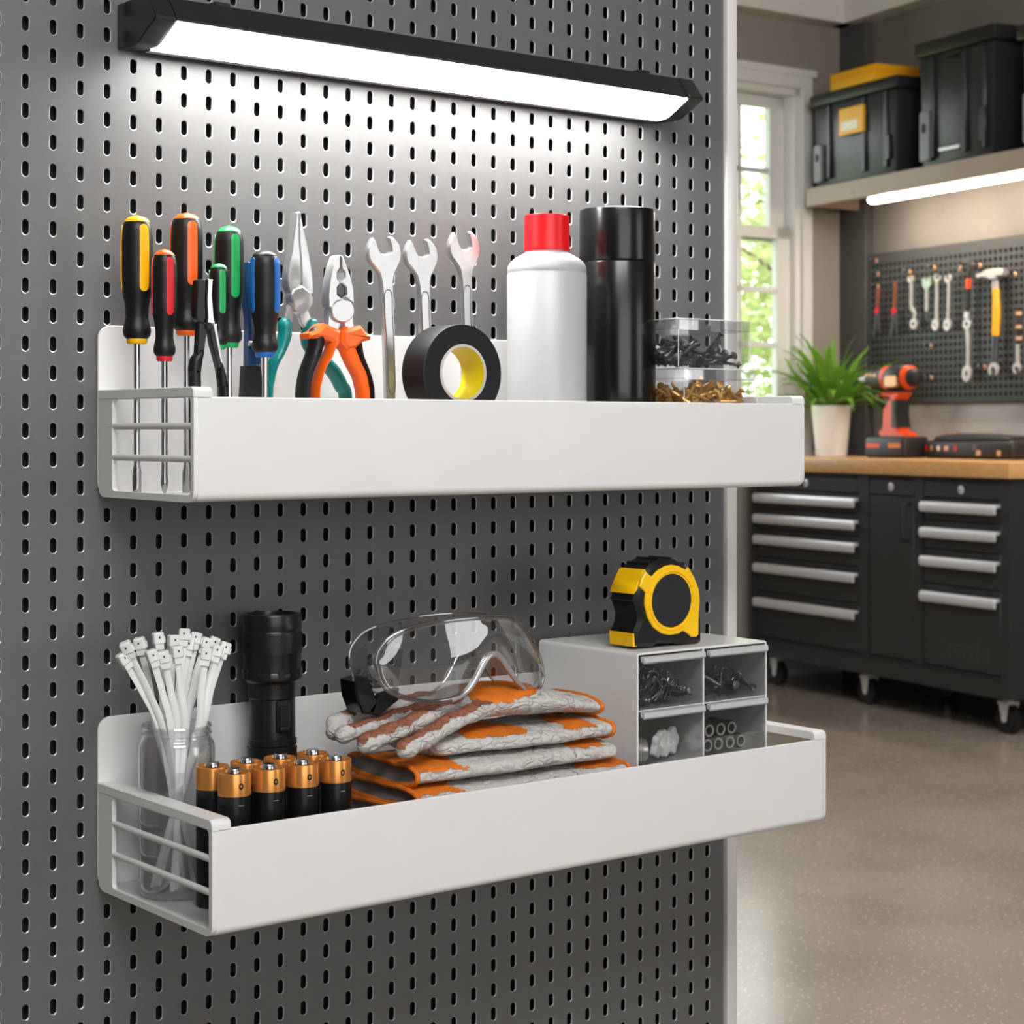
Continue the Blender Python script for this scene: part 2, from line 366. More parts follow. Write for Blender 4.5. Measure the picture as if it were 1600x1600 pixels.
# window: casing, jamb, two sashes with muntins and panes
win = bpy.data.objects.new('window_1', None); C.objects.link(win); win.matrix_world = WMAT; win['kind'] = 'structure'
cx1, cz1 = WW(1269, 125, -.02)
g = G(); cwid = cx1-wx1
g.box(wx1, wx1+cwid, -.022, 0, wz0-.05, wz1+cwid).box(wx0-cwid, wx0, -.022, 0, wz0-.05, wz1+cwid).box(wx0, wx1, -.022, 0, wz1, wz1+cwid).box(wx0-cwid-.02, wx1+cwid+.02, -.03, 0, wz1+cwid, wz1+cwid+.03)
part('casing', g, MT['trimwhite'], win)
g = G().box(wx0-.12, wx1+.12, -.06, .1, wz0-.03, wz0); part('window_sill', g, MT['trimwhite'], win)
g = G().box(wx1-.03, wx1, 0, .14, wz0, wz1).box(wx0, wx0+.03, 0, .14, wz0, wz1).box(wx0, wx1, 0, .14, wz1-.03, wz1); part('jamb', g, MT['trimwhite'], win)
zm = WW(1208, 366, .05)[1]; sx1 = wx1-.03; sx0 = wx0+.03
def sash(z0, z1, y, muz, stile):
    g = G(); gl = sx1-stile
    g.box(sx1-stile, sx1, y, y+.035, z0, z1).box(sx0, sx0+stile, y, y+.035, z0, z1).box(sx0, sx1, y, y+.035, z1-.05, z1).box(sx0, sx1, y, y+.035, z0, z0+.05)
    for z in muz: g.box(sx0, sx1, y+.006, y+.03, z-.011, z+.011)
    mxs = (sx0+sx1)/2
    for q in (.75,): x = WW(1157, 300, y)[0]; g.box(x-.011, x+.011, y+.006, y+.03, z0, z1)
    s = part('sash', g, MT['trimwhite'], win)
    g = G().box(sx0+stile, sx1-stile, y+.016, y+.019, z0+.05, z1-.05); part('pane', g, MT['pane'], s)
MT['pane'] = glass('window_pane', (.97, .98, .98), .02, .35)
st = sx1-WW(1209, 300, .05)[0]
sash(zm-.03, wz1-.03, .075, [WW(1180, 265, .08)[1]], st)
sash(wz0, zm+.03, .035, [WW(1180, 452, .04)[1], WW(1180, 538, .04)[1]], st*.92)
# cornice beams, corner post, baseboards
z_c = WW(1315, 46)[1]
g = G().box(-8, .02, -.10, 0, z_c, CEIL); struct('trim_2', g, MT['ceil'], WMAT)
g = G().box(XC+.02, XC+11, WY-.10, WY, z_c, CEIL); struct('trim_3', g, MT['ceil'], BMAT)
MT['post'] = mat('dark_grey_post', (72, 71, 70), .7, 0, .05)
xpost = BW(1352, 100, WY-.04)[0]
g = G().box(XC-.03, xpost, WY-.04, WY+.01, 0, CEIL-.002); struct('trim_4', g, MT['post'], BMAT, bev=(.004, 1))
g = G().box(-8, -.02, -.018, 0, 0, .12); struct('baseboard_back', g, MT['trimwhite'], WMAT)
g = G().box(XC+.25, XC+11, WY-.018, WY, 0, .12); struct('baseboard_right', g, MT['wallbench'], BMAT)

MT['splash'] = addnoise_color(mat('concrete_backsplash', (178, 175, 171), .75, 0, .08, 5, .4, 25), 4, 0, lin((140, 137, 134)), .45, .7)
g = G().box(XC+.32, XC+9, WY-.010, WY, .86, 1.186); struct('trim_5', g, MT['splash'], BMAT)
# ================================================================== PEGBOARD
def hole_board(xs, zs, x0, x1, z0, z1, hw, hs, t, lip, y=0, nq=4):
    """plate with real stadium holes (half-width hw, straight half-length hs), front face at y, thickness t; mat 1 = hole rims"""
    g = G(); dx = xs[1]-xs[0]; dz = zs[1]-zs[0]; n = 4*nq
    inn = [(hw*math.cos(a), hw*math.sin(a)+(hs if math.sin(a) > 1e-6 else -hs if math.sin(a) < -1e-6 else 0)) for a in [pi/4+2*pi*i/n+.0001 for i in range(n)]]
    k = (hw+lip)/hw
    big = [((hw+lip)*math.cos(a), (hw+lip)*math.sin(a)+(hs if math.sin(a) > 1e-6 else -hs if math.sin(a) < -1e-6 else 0)) for a in [pi/4+2*pi*i/n+.0001 for i in range(n)]]
    sq = []
    for s, e in (((1, 1), (-1, 1)), ((-1, 1), (-1, -1)), ((-1, -1), (1, -1)), ((1, -1), (1, 1))):
        for i in range(nq): f = i/nq; sq.append((s[0]+(e[0]-s[0])*f, s[1]+(e[1]-s[1])*f))
    X0, X1, Z0, Z1 = xs[0]-dx/2, xs[-1]+dx/2, zs[0]-dz/2, zs[-1]+dz/2
    for xc in xs:
        for zc in zs:
            vs = [(xc+p[0]*dx/2, y, zc+p[1]*dz/2) for p in sq]+[(xc+p[0], y, zc+p[1]) for p in big]+[(xc+p[0], y+lip*.7, zc+p[1]) for p in inn]+[(xc+p[0], y+t, zc+p[1]) for p in inn]
            fs = [(r*n+j, r*n+(j+1) % n, (r+1)*n+(j+1) % n, (r+1)*n+j) for r in range(3) for j in range(n)]
            o = len(g.v); g.add(vs, fs); 
            for i in range(n, 2*n): g.m[-3*n+i] = 1
    for a, b, c, d in ((x0, X0, z0, z1), (X1, x1, z0, z1), (X0, X1, z0, Z0), (X0, X1, Z1, z1)):
        if b-a > 1e-5 and d-c > 1e-5: g.add([(a, y, c), (b, y, c), (b, y, d), (a, y, d)], [(0, 1, 2, 3)])
    # border turned back
    g.add([(x0, y, z0), (x1, y, z0), (x1, y, z1), (x0, y, z1), (x0, y+t, z0), (x1, y+t, z0), (x1, y+t, z1), (x0, y+t, z1)], [(0, 4, 5, 1), (1, 5, 6, 2), (2, 6, 7, 3), (3, 7, 4, 0)])
    return g
xa = W(40, 36, 0).x; xs = [xa+.025*(W(1105.5, 36, 0).x-xa)/(.025*32)*i for i in range(-5, 33)]
za = W(40, 36, 0).z; zs = [za+.0247*i for i in range(-46, 9)]
rt = root('pegboard', 'large dark grey steel pegboard with oval slots holding both white shelves', 'pegboard', (.5*(xs[0]+BX1), .016, zs[0]))
part('perforated_panel', hole_board(xs, zs, xs[0]-.03, BX1, zs[0]-.02, zs[-1]+.02, .0031, .0034, .0018, .0008), [MT['board'], MT['board_rim_light']], rt, recalc=False, sharp=18)
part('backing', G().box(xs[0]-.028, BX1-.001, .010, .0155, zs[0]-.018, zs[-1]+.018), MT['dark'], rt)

# ================================================================== LED BAR
zl = ZC
def led():
    X0 = W(183, 40, 0).x; X1 = W(1100, 152, -.072).x
    r = root('light_bar', 'long black bar light with glowing white diffuser on the pegboard', 'light', ((X0+X1)/2, 0, zl+.352))
    prof = [(-.0005, zl+.372), (-.055, zl+.372), (-.0715, zl+.351), (-.0715, zl+.3485), (-.041, zl+.3335), (-.034, zl+.3315), (-.0005, zl+.3325)]
    w = .021
    g = G().prism(offs(prof, .0006), X0+w, X1-w, 'x'); part('housing', g, MT['blackmetal'], r)
    for a, b in ((X0, X0+w-.0006), (X1-w+.0006, X1)):
        g = G().prism(prof, a, b, 'x', .001); part('end_cap', g, MT['blackmetal'], r)
    # diffuser, slightly proud of the slanted face and rolling under
    d = [(-.0695, zl+.3472), (-.0415, zl+.3330), (-.0375, zl+.3316), (-.033, zl+.3309), (-.022, zl+.3309)]
    up = [(p[0], p[1]+.004) for p in d]
    g = G().prism(d+up[::-1], X0+w+.0005, X1-w-.0005, 'x'); part('diffuser', g, MT['led'], r)
    g = G().prism([(-.022, zl+.3306), (-.0215, zl+.335), (-.012, zl+.335), (-.012, zl+.3306)], X0+w, X1-w, 'x'); part('rail', g, MT['steel'], r)
    for fx in (.12, .9):
        x = X0+(X1-X0)*fx; part('mounting_clip', G().box(x-.008, x+.008, -.05, -.0002, zl+.3716, zl+.376), MT['blackmetal'], r, (.001, 1))
MT['led'] = emit('led_diffuser', (1, .99, .975), 54.0)
led()

# ================================================================== WHITE SHELVES
SX0, SX1 = .7222, 1.4292
def shelf(zb, d, label):
    r = root('wall_shelf', label, 'shelf', ((SX0+SX1)/2, 0, zb), group='white shelves on the pegboard')
    t = .003; hf = .0845; hb = .149
    part('back_panel', G().prism(rrect(SX0, SX1, zb, zb+hb, .012, 6), -t, -.0003, 'y', .0006), MT['white'], r)
    fr = .007; o = [(-t, zb)]
    arc = [(-d+fr-fr*math.sin(a), zb+fr-fr*math.cos(a)) for a in [pi/2*i/6 for i in range(7)]]
    arc2 = [(-d+fr-(fr-t)*math.sin(a), zb+fr-(fr-t)*math.cos(a)) for a in [pi/2*i/6 for i in range(7)]]
    prof = [(-t-.0002, zb+t), (-t-.0002, zb)]+arc+[(-d, zb+hf-.0008), (-d+.0008, zb+hf), (-d+t-.0008, zb+hf), (-d+t, zb+hf-.0008)]+arc2[::-1]
    part('tray', G().prism(prof, SX0+.0042, SX1-.0042, 'x', .0004), MT['white'], r)
    for k, (xa_, xb_) in enumerate(((SX0, SX0+.004), (SX1-.004, SX1))):
        out = rrect(-d-.0003, -t-.0003, zb-.0003, zb+.092, .010, 6); inn = rrect(-d+.005, -.03, zb+.0055, zb+.084, .004, 6)
        g = G().ring(out, inn, xa_, xb_, 'x'); s = part('side_frame', g, MT['white'], r)
        x0, x1 = (SX0, SX0+.017) if k == 0 else (SX1-.017, SX1)
        zz0, zz1 = zb+.0842, zb+.0926; xx0, xx1 = (x0-.0004, x1) if k == 0 else (x0, x1+.0004)
        ro = rrect(-d-.0008, -t-.0004, zz0, zz1, .0052, 6, (0, 1, 0, 0))
        part('top_rail', G().prism(ro, xx0, xx1, 'x', .0007), MT['white'], r)
        for hz in (.0345, .061):
            xm = (xa_+xb_)/2
            part('side_bar', G().tube([(xm, -d+.004, zb+hz), (xm, -.02, zb+hz)], (.0022, .0029), 10, up=(0, 0, 1)), MT['white'], r)
    return r
ZU, ZLW = ZC-.0588, ZC-.4
DU, DLO = .174, .2037
shelf(ZU, DU, 'upper white shelf holding screwdrivers pliers wrenches and cans')
shelf(ZLW, DLO, 'lower white shelf holding gloves goggles batteries and flashlight')
FU = ZU+.0031; FL = ZLW+.0031
# ================================================================== THINGS ON THE UPPER SHELF
def facing(p):                                   # angle (about z) from a point towards where the photo was taken
    return math.atan2(-DIST-p.y, -p.x)
HP = [(0, .60), (.012, .70), (.035, .86), (.07, .9), (.095, .88), (.13, .8), (.18, .72), (.25, .735), (.32, .82), (.4, .95), (.46, .99), (.55, 1), (.78, 1), (.87, .97), (.925, .885), (.96, .74), (.985, .52), (1, .12)]
def hr(s):
    for (a, r), (b, q) in zip(HP, HP[1:]):
        if a <= s <= b: return r+(q-r)*(s-a)/(b-a)
    return HP[-1][1]
def screwdriver(u, vt, vb, wpx, y, col, colname, label, tip='flat', off=28, floor=FU, shaft=.0027, capcol=None):
    a = W(u, vt, y); b = W(u, vb, y); R = wpx*pxm(u, y)/2; x = a.x; H = a.z-b.z
    r = root('screwdriver', label, 'screwdriver', (x, y, floor), 0, 'screwdrivers on the upper shelf', False)
    z0 = b.z-floor; m = MT[col]
    g = G().lathe([(R*hr(s), z0+s*H) for s in [i/60 for i in range(59)]]+[(0, z0+H*.99)], 32); part('handle', g, MT['blackrubber'], r)
    g = G().lathe([(R*hr(s)+.0004, z0+s*H) for s in [.945, .955, .965, .975, .985, .993, 1]]+[(0, z0+H+.0006)], 32); part('end_cap', g, MT[capcol or col], r)
    g = G().lathe([(0, z0-.0035), (R*.58, z0-.0035), (R*.66, z0-.002), (R*.66, z0+.0015), (R*.55, z0+.002)], 28); part('collar', g, m, r)
    fa = facing(Vector((x, y, 0)))
    for k in range(3):
        a0 = fa+math.radians(off)+k*2*pi/3; rows = []
        for i in range(25):
            q = .5-.5*math.cos(pi*i/24); s = .385+(.925-.385)*q; e = min(1, math.sqrt(max(0, 1-((abs(q-.5)*2-.86)/.14)**2)) if abs(q-.5)*2 > .86 else 1)
            hw = math.radians(20)*max(e, .02); rr = R*hr(s)
            rows.append([(rr*math.cos(a0+t*hw)+.0*t, rr*math.sin(a0+t*hw), z0+s*H) if abs(t) > .99 and 0 else ((rr+(.0007 if abs(t) < .95 else -.0006))*math.cos(a0+t*hw), (rr+(.0007 if abs(t) < .95 else -.0006))*math.sin(a0+t*hw), z0+s*H) for t in (-1, -.9, -.5, 0, .5, .9, 1)])
        part('grip_inlay', G().grid(rows), m, r)
    if tip == 'flat':
        g = G().lathe([(shaft, z0), (shaft, .024), (shaft*1.15, .022)], 14); g.tube([(0, 0, .024), (0, 0, .017), (0, 0, .004), (0, 0, .0)], [(shaft*1.1, shaft*1.1), (shaft*1.45, shaft*.8), (shaft*1.35, shaft*.35), (shaft*1.3, shaft*.25)], 8, up=(math.cos(fa), math.sin(fa), 0))
    else:
        g = G().lathe([(shaft, z0), (shaft, .016), (shaft*1.25, .012), (shaft*1.2, .008), (shaft*.3, .0), (0, 0)], 12)
    part('shaft', g, MT['chrome'], r); return r
screwdriver(214, 337, 531, 49, -.060, 'yellow', 'yellow', 'tall screwdriver with yellow grip stripes and yellow end cap', 'flat')
screwdriver(257, 390, 558, 38.5, -.085, 'red', 'red', 'short screwdriver with red grip stripe and orange end cap', 'phillips', capcol='orange')
screwdriver(291.5, 333, 518, 50, -.045, 'orange', 'orange', 'tall screwdriver with orange grip stripe and orange end cap', 'flat', 22)
screwdriver(358, 353, 537, 46, -.045, 'green', 'green', 'large screwdriver with green grip stripe and green end cap', 'flat', 26)
screwdriver(342, 412, 540, 31, -.075, 'green', 'green', 'smallest screwdriver with bright green grip stripe standing in front', 'phillips', 22, shaft=.002)
screwdriver(414, 391, 552, 47, -.070, 'blue', 'blue', 'screwdriver with blue grip stripes beside the teal needle nose pliers', 'flat', 58, capcol='blackrubber')
# blue clamp peeping out between the green and blue screwdrivers
p = W(391, 500, -.028)
r = root('spring_clamp', 'blue plastic clamp half hidden behind the blue and green screwdrivers', 'clamp', (p.x, -.028, FU))
g = G().prism(T([(384, 410), (398, 410), (400, 470), (396, 500), (404, 540), (404, 572), (384, 572), (385, 500), (381, 470)], -.028), -.034, -.022, 'y', .0015); part('jaw', g, mat('navy_plastic', (18, 62, 112), .35), r)
zb = W(391, 572, -.028).z
g = G().prism([(p.x-.006, FU), (p.x+.008, FU), (p.x+.012, zb-.03), (p.x+.009, zb), (p.x-.008, zb), (p.x-.010, zb-.03)], -.033, -.023, 'y', .0012); part('handle', g, MT['greyplastic'], r)
part('spring', G().tube([(p.x-.006, -.036, zb+.02), (p.x+.006, -.036, zb+.02)], .0025, 10), MT['chrome'], r)

def sweepz(pts, y, w, d, s=1, ou=0, ov=0, n=6, nseg=14, floor=None, rnd=True):
    """pixel path -> tapered elliptical tube in the plane y; w = widths in pixels (list or number), d = depth half-size"""
    P = [Vector(W(ou+a/s, ov+b/s, y)) for a, b in pts]
    ws = w if isinstance(w, list) else [w]*len(pts)
    if floor is not None: P.append(Vector((P[-1].x+.0015, y, floor+ws[-1]/s*pxm(800, y)/2))); ws = ws+[ws[-1]]
    Q = cr(P, n); R = []
    for i in range(len(Q)):
        k = min(i/n, len(ws)-1); j = min(int(k), len(ws)-2) if len(ws) > 1 else 0; f = k-j
        ww = (ws[j]*(1-f)+ws[min(j+1, len(ws)-1)]*f)/s*pxm(ou+pts[min(j, len(pts)-1)][0]/s, y)/2
        R.append((ww, d))
    return G().tube(Q, R, nseg, up=(0, 1, 0), rnd=rnd)
def zpx(o): return dict(s=4, ou=400, ov=300)
# ---- needle nose pliers, teal handles
y = -.050; Z4 = dict(s=4, ou=400, ov=300); b = W(465, 700, y)
r = root('needle_nose_pliers', 'long nose pliers with teal handles, tips up beside the blue screwdriver', 'pliers', (b.x, y, FU))
part('jaw', G().prism(T([(236, 130), (250, 126), (252, 300), (262, 420), (265, 540), (262, 600), (205, 640), (185, 600), (178, 545), (185, 480), (205, 380), (222, 240)], y, **Z4), y-.005, y+.006, 'y', .001), MT['steel'], r)
part('jaw', G().prism(T([(255, 126), (265, 130), (285, 230), (318, 380), (338, 500), (345, 580), (345, 640), (320, 640), (270, 600), (272, 560), (268, 430), (257, 300)], y, **Z4), y-.004, y+.006, 'y', .001), MT['steel'], r)
c = T([(270, 675)], y, **Z4)[0]; rr = 68/4*pxm(467, y)
part('pivot', G().prism(T([(200, 640), (215, 610), (268, 588), (320, 630), (338, 665), (335, 700), (300, 745), (265, 765), (230, 745), (205, 690)], y, **Z4), y-.0065, y+.006, 'y', .0012), MT['steel'], r)
part('arm', G().prism(T([(195, 700), (235, 730), (230, 800), (205, 870), (165, 850), (180, 770)], y, **Z4), y-.001, y+.004, 'y', .001), MT['steel'], r)
part('arm', G().prism(T([(260, 750), (320, 720), (345, 790), (350, 850), (310, 860), (280, 820)], y, **Z4), y-.001, y+.004, 'y', .001), MT['steel'], r)
part('handle', sweepz([(180, 835), (178, 900), (150, 990), (105, 1080), (82, 1180), (72, 1290)], y, [88, 84, 66, 62, 56, 54], .0075, floor=FU, **Z4), MT['teal'], r)
part('handle', sweepz([(345, 835), (318, 900), (330, 970), (400, 1040), (480, 1120), (530, 1210), (560, 1300)], y, [80, 74, 66, 84, 92, 88, 80], .0075, floor=FU, **Z4), MT['teal'], r)
# ---- combination pliers, orange and black handles
y = -.092; b = W(528, 700, y)
r = root('combination_pliers', 'combination pliers with orange and black handles in front of teal handles', 'pliers', (b.x, y, FU))
part('jaw', G().prism(T([(480, 402), (492, 396), (506, 398), (507, 478), (488, 505), (490, 545), (510, 570), (488, 600), (488, 640), (512, 662), (540, 665), (575, 690), (480, 740), (432, 720), (428, 655), (436, 560), (455, 470)], y, **Z4), y-.006, y+.006, 'y', .0012), MT['steel'], r)
part('jaw', G().prism(T([(511, 398), (522, 402), (545, 460), (572, 530), (590, 610), (594, 680), (590, 712), (572, 690), (545, 668), (520, 660), (542, 640), (540, 600), (514, 570), (532, 545), (532, 505), (512, 480)], y, **Z4), y-.006, y+.006, 'y', .0012), MT['steel'], r)
part('pivot', G().prism(T(circ(517, 745, 74, 28), y, **Z4), y-.0072, y+.0072, 'y', .0012), MT['steel'], r)
part('cutter', G().prism(T([(512, 570), (538, 605), (534, 645), (512, 662), (490, 640), (494, 605)], y, **Z4), y-.0055, y+.005, 'y', .001), MT['steeldark'], r)
part('arm', G().prism(T([(440, 730), (515, 825), (498, 880), (430, 850)], y, **Z4), y-.004, y+.004, 'y', .001), MT['steel'], r)
part('arm', G().prism(T([(592, 740), (535, 820), (545, 885), (600, 860)], y, **Z4), y-.004, y+.004, 'y', .001), MT['steel'], r)
l = part('handle', sweepz([(375, 905), (372, 960), (345, 1040), (315, 1120), (298, 1200), (292, 1300)], y, [110, 96, 80, 78, 76, 74], .0095, floor=FU, **Z4), MT['blackrubber'], r)
part('guard', G().prism(T([(392, 822), (497, 868), (494, 960), (462, 985), (440, 935), (380, 915), (302, 920), (298, 888), (345, 868)], y, **Z4), y-.011, y+.010, 'y', .003), MT['orange'], l)
part('grip_stripe', sweepz([(470, 950), (448, 1020), (405, 1100), (382, 1180), (368, 1300)], y-.0025, [46, 40, 30, 26, 24], .0085, floor=FU, **Z4), MT['orange'], l)
l = part('handle', sweepz([(555, 900), (560, 960), (600, 1060), (640, 1140), (658, 1210), (668, 1300)], y, [104, 100, 92, 84, 76, 70], .0095, floor=FU, **Z4), MT['orange'], r)
part('guard', G().prism(T([(502, 872), (622, 836), (655, 880), (686, 905), (684, 925), (630, 940), (590, 980), (540, 990), (500, 940)], y, **Z4), y-.011, y+.010, 'y', .003), MT['orange'], l)
part('grip_stripe', sweepz([(628, 950), (640, 1030), (676, 1120), (700, 1200), (708, 1300)], y+.001, [40, 46, 42, 36, 34], .0085, floor=FU, **Z4), MT['blackrubber'], l)
# ---- small wire cutters, black
y = -.112; Z7 = dict(s=7.275, ou=280, ov=420); b = W(325, 640, y)
r = root('wire_cutters', 'small black and silver wire cutters in front of the orange screwdriver', 'pliers', (b.x, y, FU))
part('jaw', G().prism(T([(185, 135), (200, 120), (286, 118), (276, 330), (284, 560), (250, 622), (200, 600), (165, 540), (172, 330)], y, **Z7), y-.004, y+.005, 'y', .001), MT['blackmetal'], r)
part('jaw', G().prism(T([(290, 116), (358, 124), (346, 300), (366, 540), (384, 634), (284, 634), (288, 560), (279, 350)], y, **Z7), y-.005, y+.004, 'y', .001), MT['chrome'], r)
part('pivot', G().prism(T(circ(312, 655, 45, 18), y, **Z7), y-.006, y+.006, 'y', .001), MT['blackmetal'], r)
a1 = part('arm', G().prism(T([(200, 600), (290, 640), (296, 700), (262, 965), (180, 965), (196, 700)], y, **Z7), y-.0035, y+.0035, 'y', .0008), MT['blackmetal'], r)
part('arm', G().prism(T([(330, 640), (410, 628), (416, 700), (492, 1125), (452, 1140), (400, 980), (340, 740)], y, **Z7), y-.0035, y+.0035, 'y', .0008), MT['steel'], r)
part('arm_cover', G().prism(T([(318, 650), (375, 640), (470, 1130), (425, 1130), (350, 850)], y-.002, **Z7), y-.0055, y+.002, 'y', .0008), MT['blackmetal'], r)
part('handle', sweepz([(220, 980), (190, 1050), (172, 1170), (175, 1290)], y, [100, 150, 150, 140], .006, floor=FU, **Z7), MT['blackrubber'], r)
part('handle', sweepz([(456, 1120), (476, 1220), (494, 1330), (506, 1420)], y, [80, 108, 112, 108], .006, floor=FU, **Z7), MT['blackrubber'], r)

# ---- three open-end wrenches
def wrench_outline():
    return [(722, 284), (704, 312), (690, 352), (688, 392), (702, 436), (736, 476), (762, 512), (776, 580), (784, 700), (796, 960), (806, 1290), (864, 1290), (860, 960), (852, 700), (848, 560), (856, 512), (876, 472), (894, 430), (899, 385), (888, 335), (862, 300), (834, 278), (816, 284), (832, 340), (836, 372), (808, 390), (774, 386), (756, 356), (742, 312)]
y = -.055; b = W(613, 700, y)
r = root('open_end_wrench', 'chrome wrench on the left of three, beside the orange pliers', 'wrench', (b.x, y, FU), 0, 'wrenches on the upper shelf')
o = wrench_outline(); px = T(o, y, **Z4); lo = T([(806, 1290), (864, 1290)], y, **Z4)
i = o.index((806, 1290)); zz = FU+.012
px = px[:i]+[lo[0], (lo[0][0]+.0022, zz), (lo[0][0]+.004, FU), (lo[1][0], FU), (lo[1][0]+.002, zz), lo[1]]+px[i+2:]
part('body', G().prism(px, y-.0035, y+.0035, 'y', .0013), MT['steel'], r)
gl = cr2([(812, 612), (834, 640), (838, 760), (850, 1000), (856, 1230), (838, 1262), (818, 1230), (806, 1000), (792, 760), (790, 640)], 4)
gl = T(gl, y, **Z4); part('recess_rim', G().tube([(a, y-.0036, c_) for a, c_ in gl], .0005, 6, closed=True), MT['steeldark'], r)
part('recess', G().prism(offs(gl, .0006), y-.0037, y-.003, 'y'), MT['steel'], r)
x1 = W(600, 400, y).x
x2 = W(656, 405, y).x; w2 = dup(r, (b.x+(x2-x1), y-.002, FU), None, 'chrome wrench in the middle of three, half behind the tape roll')
x3 = W(714.5, 392, y).x; w3 = dup(r, (b.x+(x3-x1)+.003, y, FU), (0, 0, 0), 'chrome wrench on the right of three, above the tape roll', (.98, 1, 1.045))
w3.rotation_euler = (0, math.radians(1.2), 0)

# ---- tape roll standing on a small carton
y = -.152; c = W(723.5, 583, y); rr = 76.5*pxm(724, y); ri = 40*pxm(724, y); wd_ = .034
r = root('carton', 'small white carton under the black tape roll behind the tray front', 'box', (c.x, y+.017, FU))
part('body', G().box(c.x-.03, c.x+.03, y+.002, y+.032, FU, c.z-rr-.0003), MT['whiteplastic'], r, (.0008, 1))
r = root('tape_roll', 'roll of black tape with a yellow core in front of the wrenches', 'tape', (c.x, y+wd_/2, c.z-rr))
M = Matrix.Rotation(pi/2, 4, 'X')
pr = [(ri+.0025, 0), (ri+.003, wd_)]; k = 16
face = [(ri+.003+(rr-.001-ri-.003)*i/k, (.00022 if i % 2 else 0)) for i in range(k+1)]
prof = [(q, -z) for q, z in face]+[(rr-.0003, .0004), (rr, .0012), (rr, wd_-.001), (rr-.001, wd_), (ri+.003, wd_), (ri+.003, 0)]
part('tape', G().lathe([(q, -z) for q, z in prof], 56, (c.x, y, c.z), M), MT['blacktape'], r)
part('core', G().lathe([(ri+.0029, .0003), (ri+.0006, .0006), (ri, -.0005), (ri, -wd_+.001), (ri+.0029, -wd_)], 56, (c.x, y, c.z), M, caps=False), MT['core'], r)
part('core_edge', G().lathe([(ri+.0031, .0007), (ri+.0006, .0010), (ri+.0004, .0004), (ri+.0031, .0002), (ri+.0031, .0007)], 56, (c.x, y, c.z), M), MT['paper'], r)

# ---- white bottle with red cap
y = -.100; c = W(854.5, 600, y); q = pxm(854.5, y); zt = W(854.5, 337, y).z
def zv(v, u=854.5, yy=None): return W(u, v, y if yy is None else yy).z
r = root('bottle', 'white plastic bottle with a red screw cap', 'bottle', (c.x, y, FU)); R = 62.5*q
part('body', G().lathe([(0, FU), (R*.94, FU), (R*.985, FU+.002), (R, FU+.006), (R, zv(430)), (R*.985, zv(428.5)), (R*.985, zv(427)), (R*.997, zv(425)), (R*.985, zv(418)), (R*.93, zv(411)), (R*.80, zv(404)), (R*.66, zv(399)), (R*.585, zv(396.5)), (R*.55, zv(395)), (R*.55, zv(380)), (0, zv(380))], 48, (c.x, y, 0)), MT['whiteplastic'], r)
R2 = 36*q
part('cap', G().lathe([(R2*.9, zv(393)), (R2, zv(393)), (R2*1.01, zv(390)), (R2, zv(387)), (R2*.985, zt+.003-.0035), (R2*.97, zt-.001), (R2*.93, zt), (0, zt)], 40, (c.x, y, 0)), MT['capred'], r)
# ---- black canister
y = -.082; c = W(964.5, 600, y); q = pxm(964.5, y); R = 60*q
r = root('spray_can', 'tall glossy black can with a black cap beside the white bottle', 'can', (c.x, y, FU))
zs_ = zv(411, 964.5, y); zt = zv(328, 964.5, y)
part('body', G().lathe([(0, FU), (R*.96, FU), (R, FU+.003), (R, zs_-.002), (R*.985, zs_-.0006), (0, zs_-.0006)], 56, (c.x, y, 0)), MT['blackgloss'], r)
part('cap', G().lathe([(R*.97, zs_-.0004), (R*.985, zs_+.0006), (R*.99, zs_+.002), (R*.985, zt-.004), (R*.97, zt-.001), (R*.93, zt), (0, zt)], 56, (c.x, y, 0)), MT['blackgloss'], r)

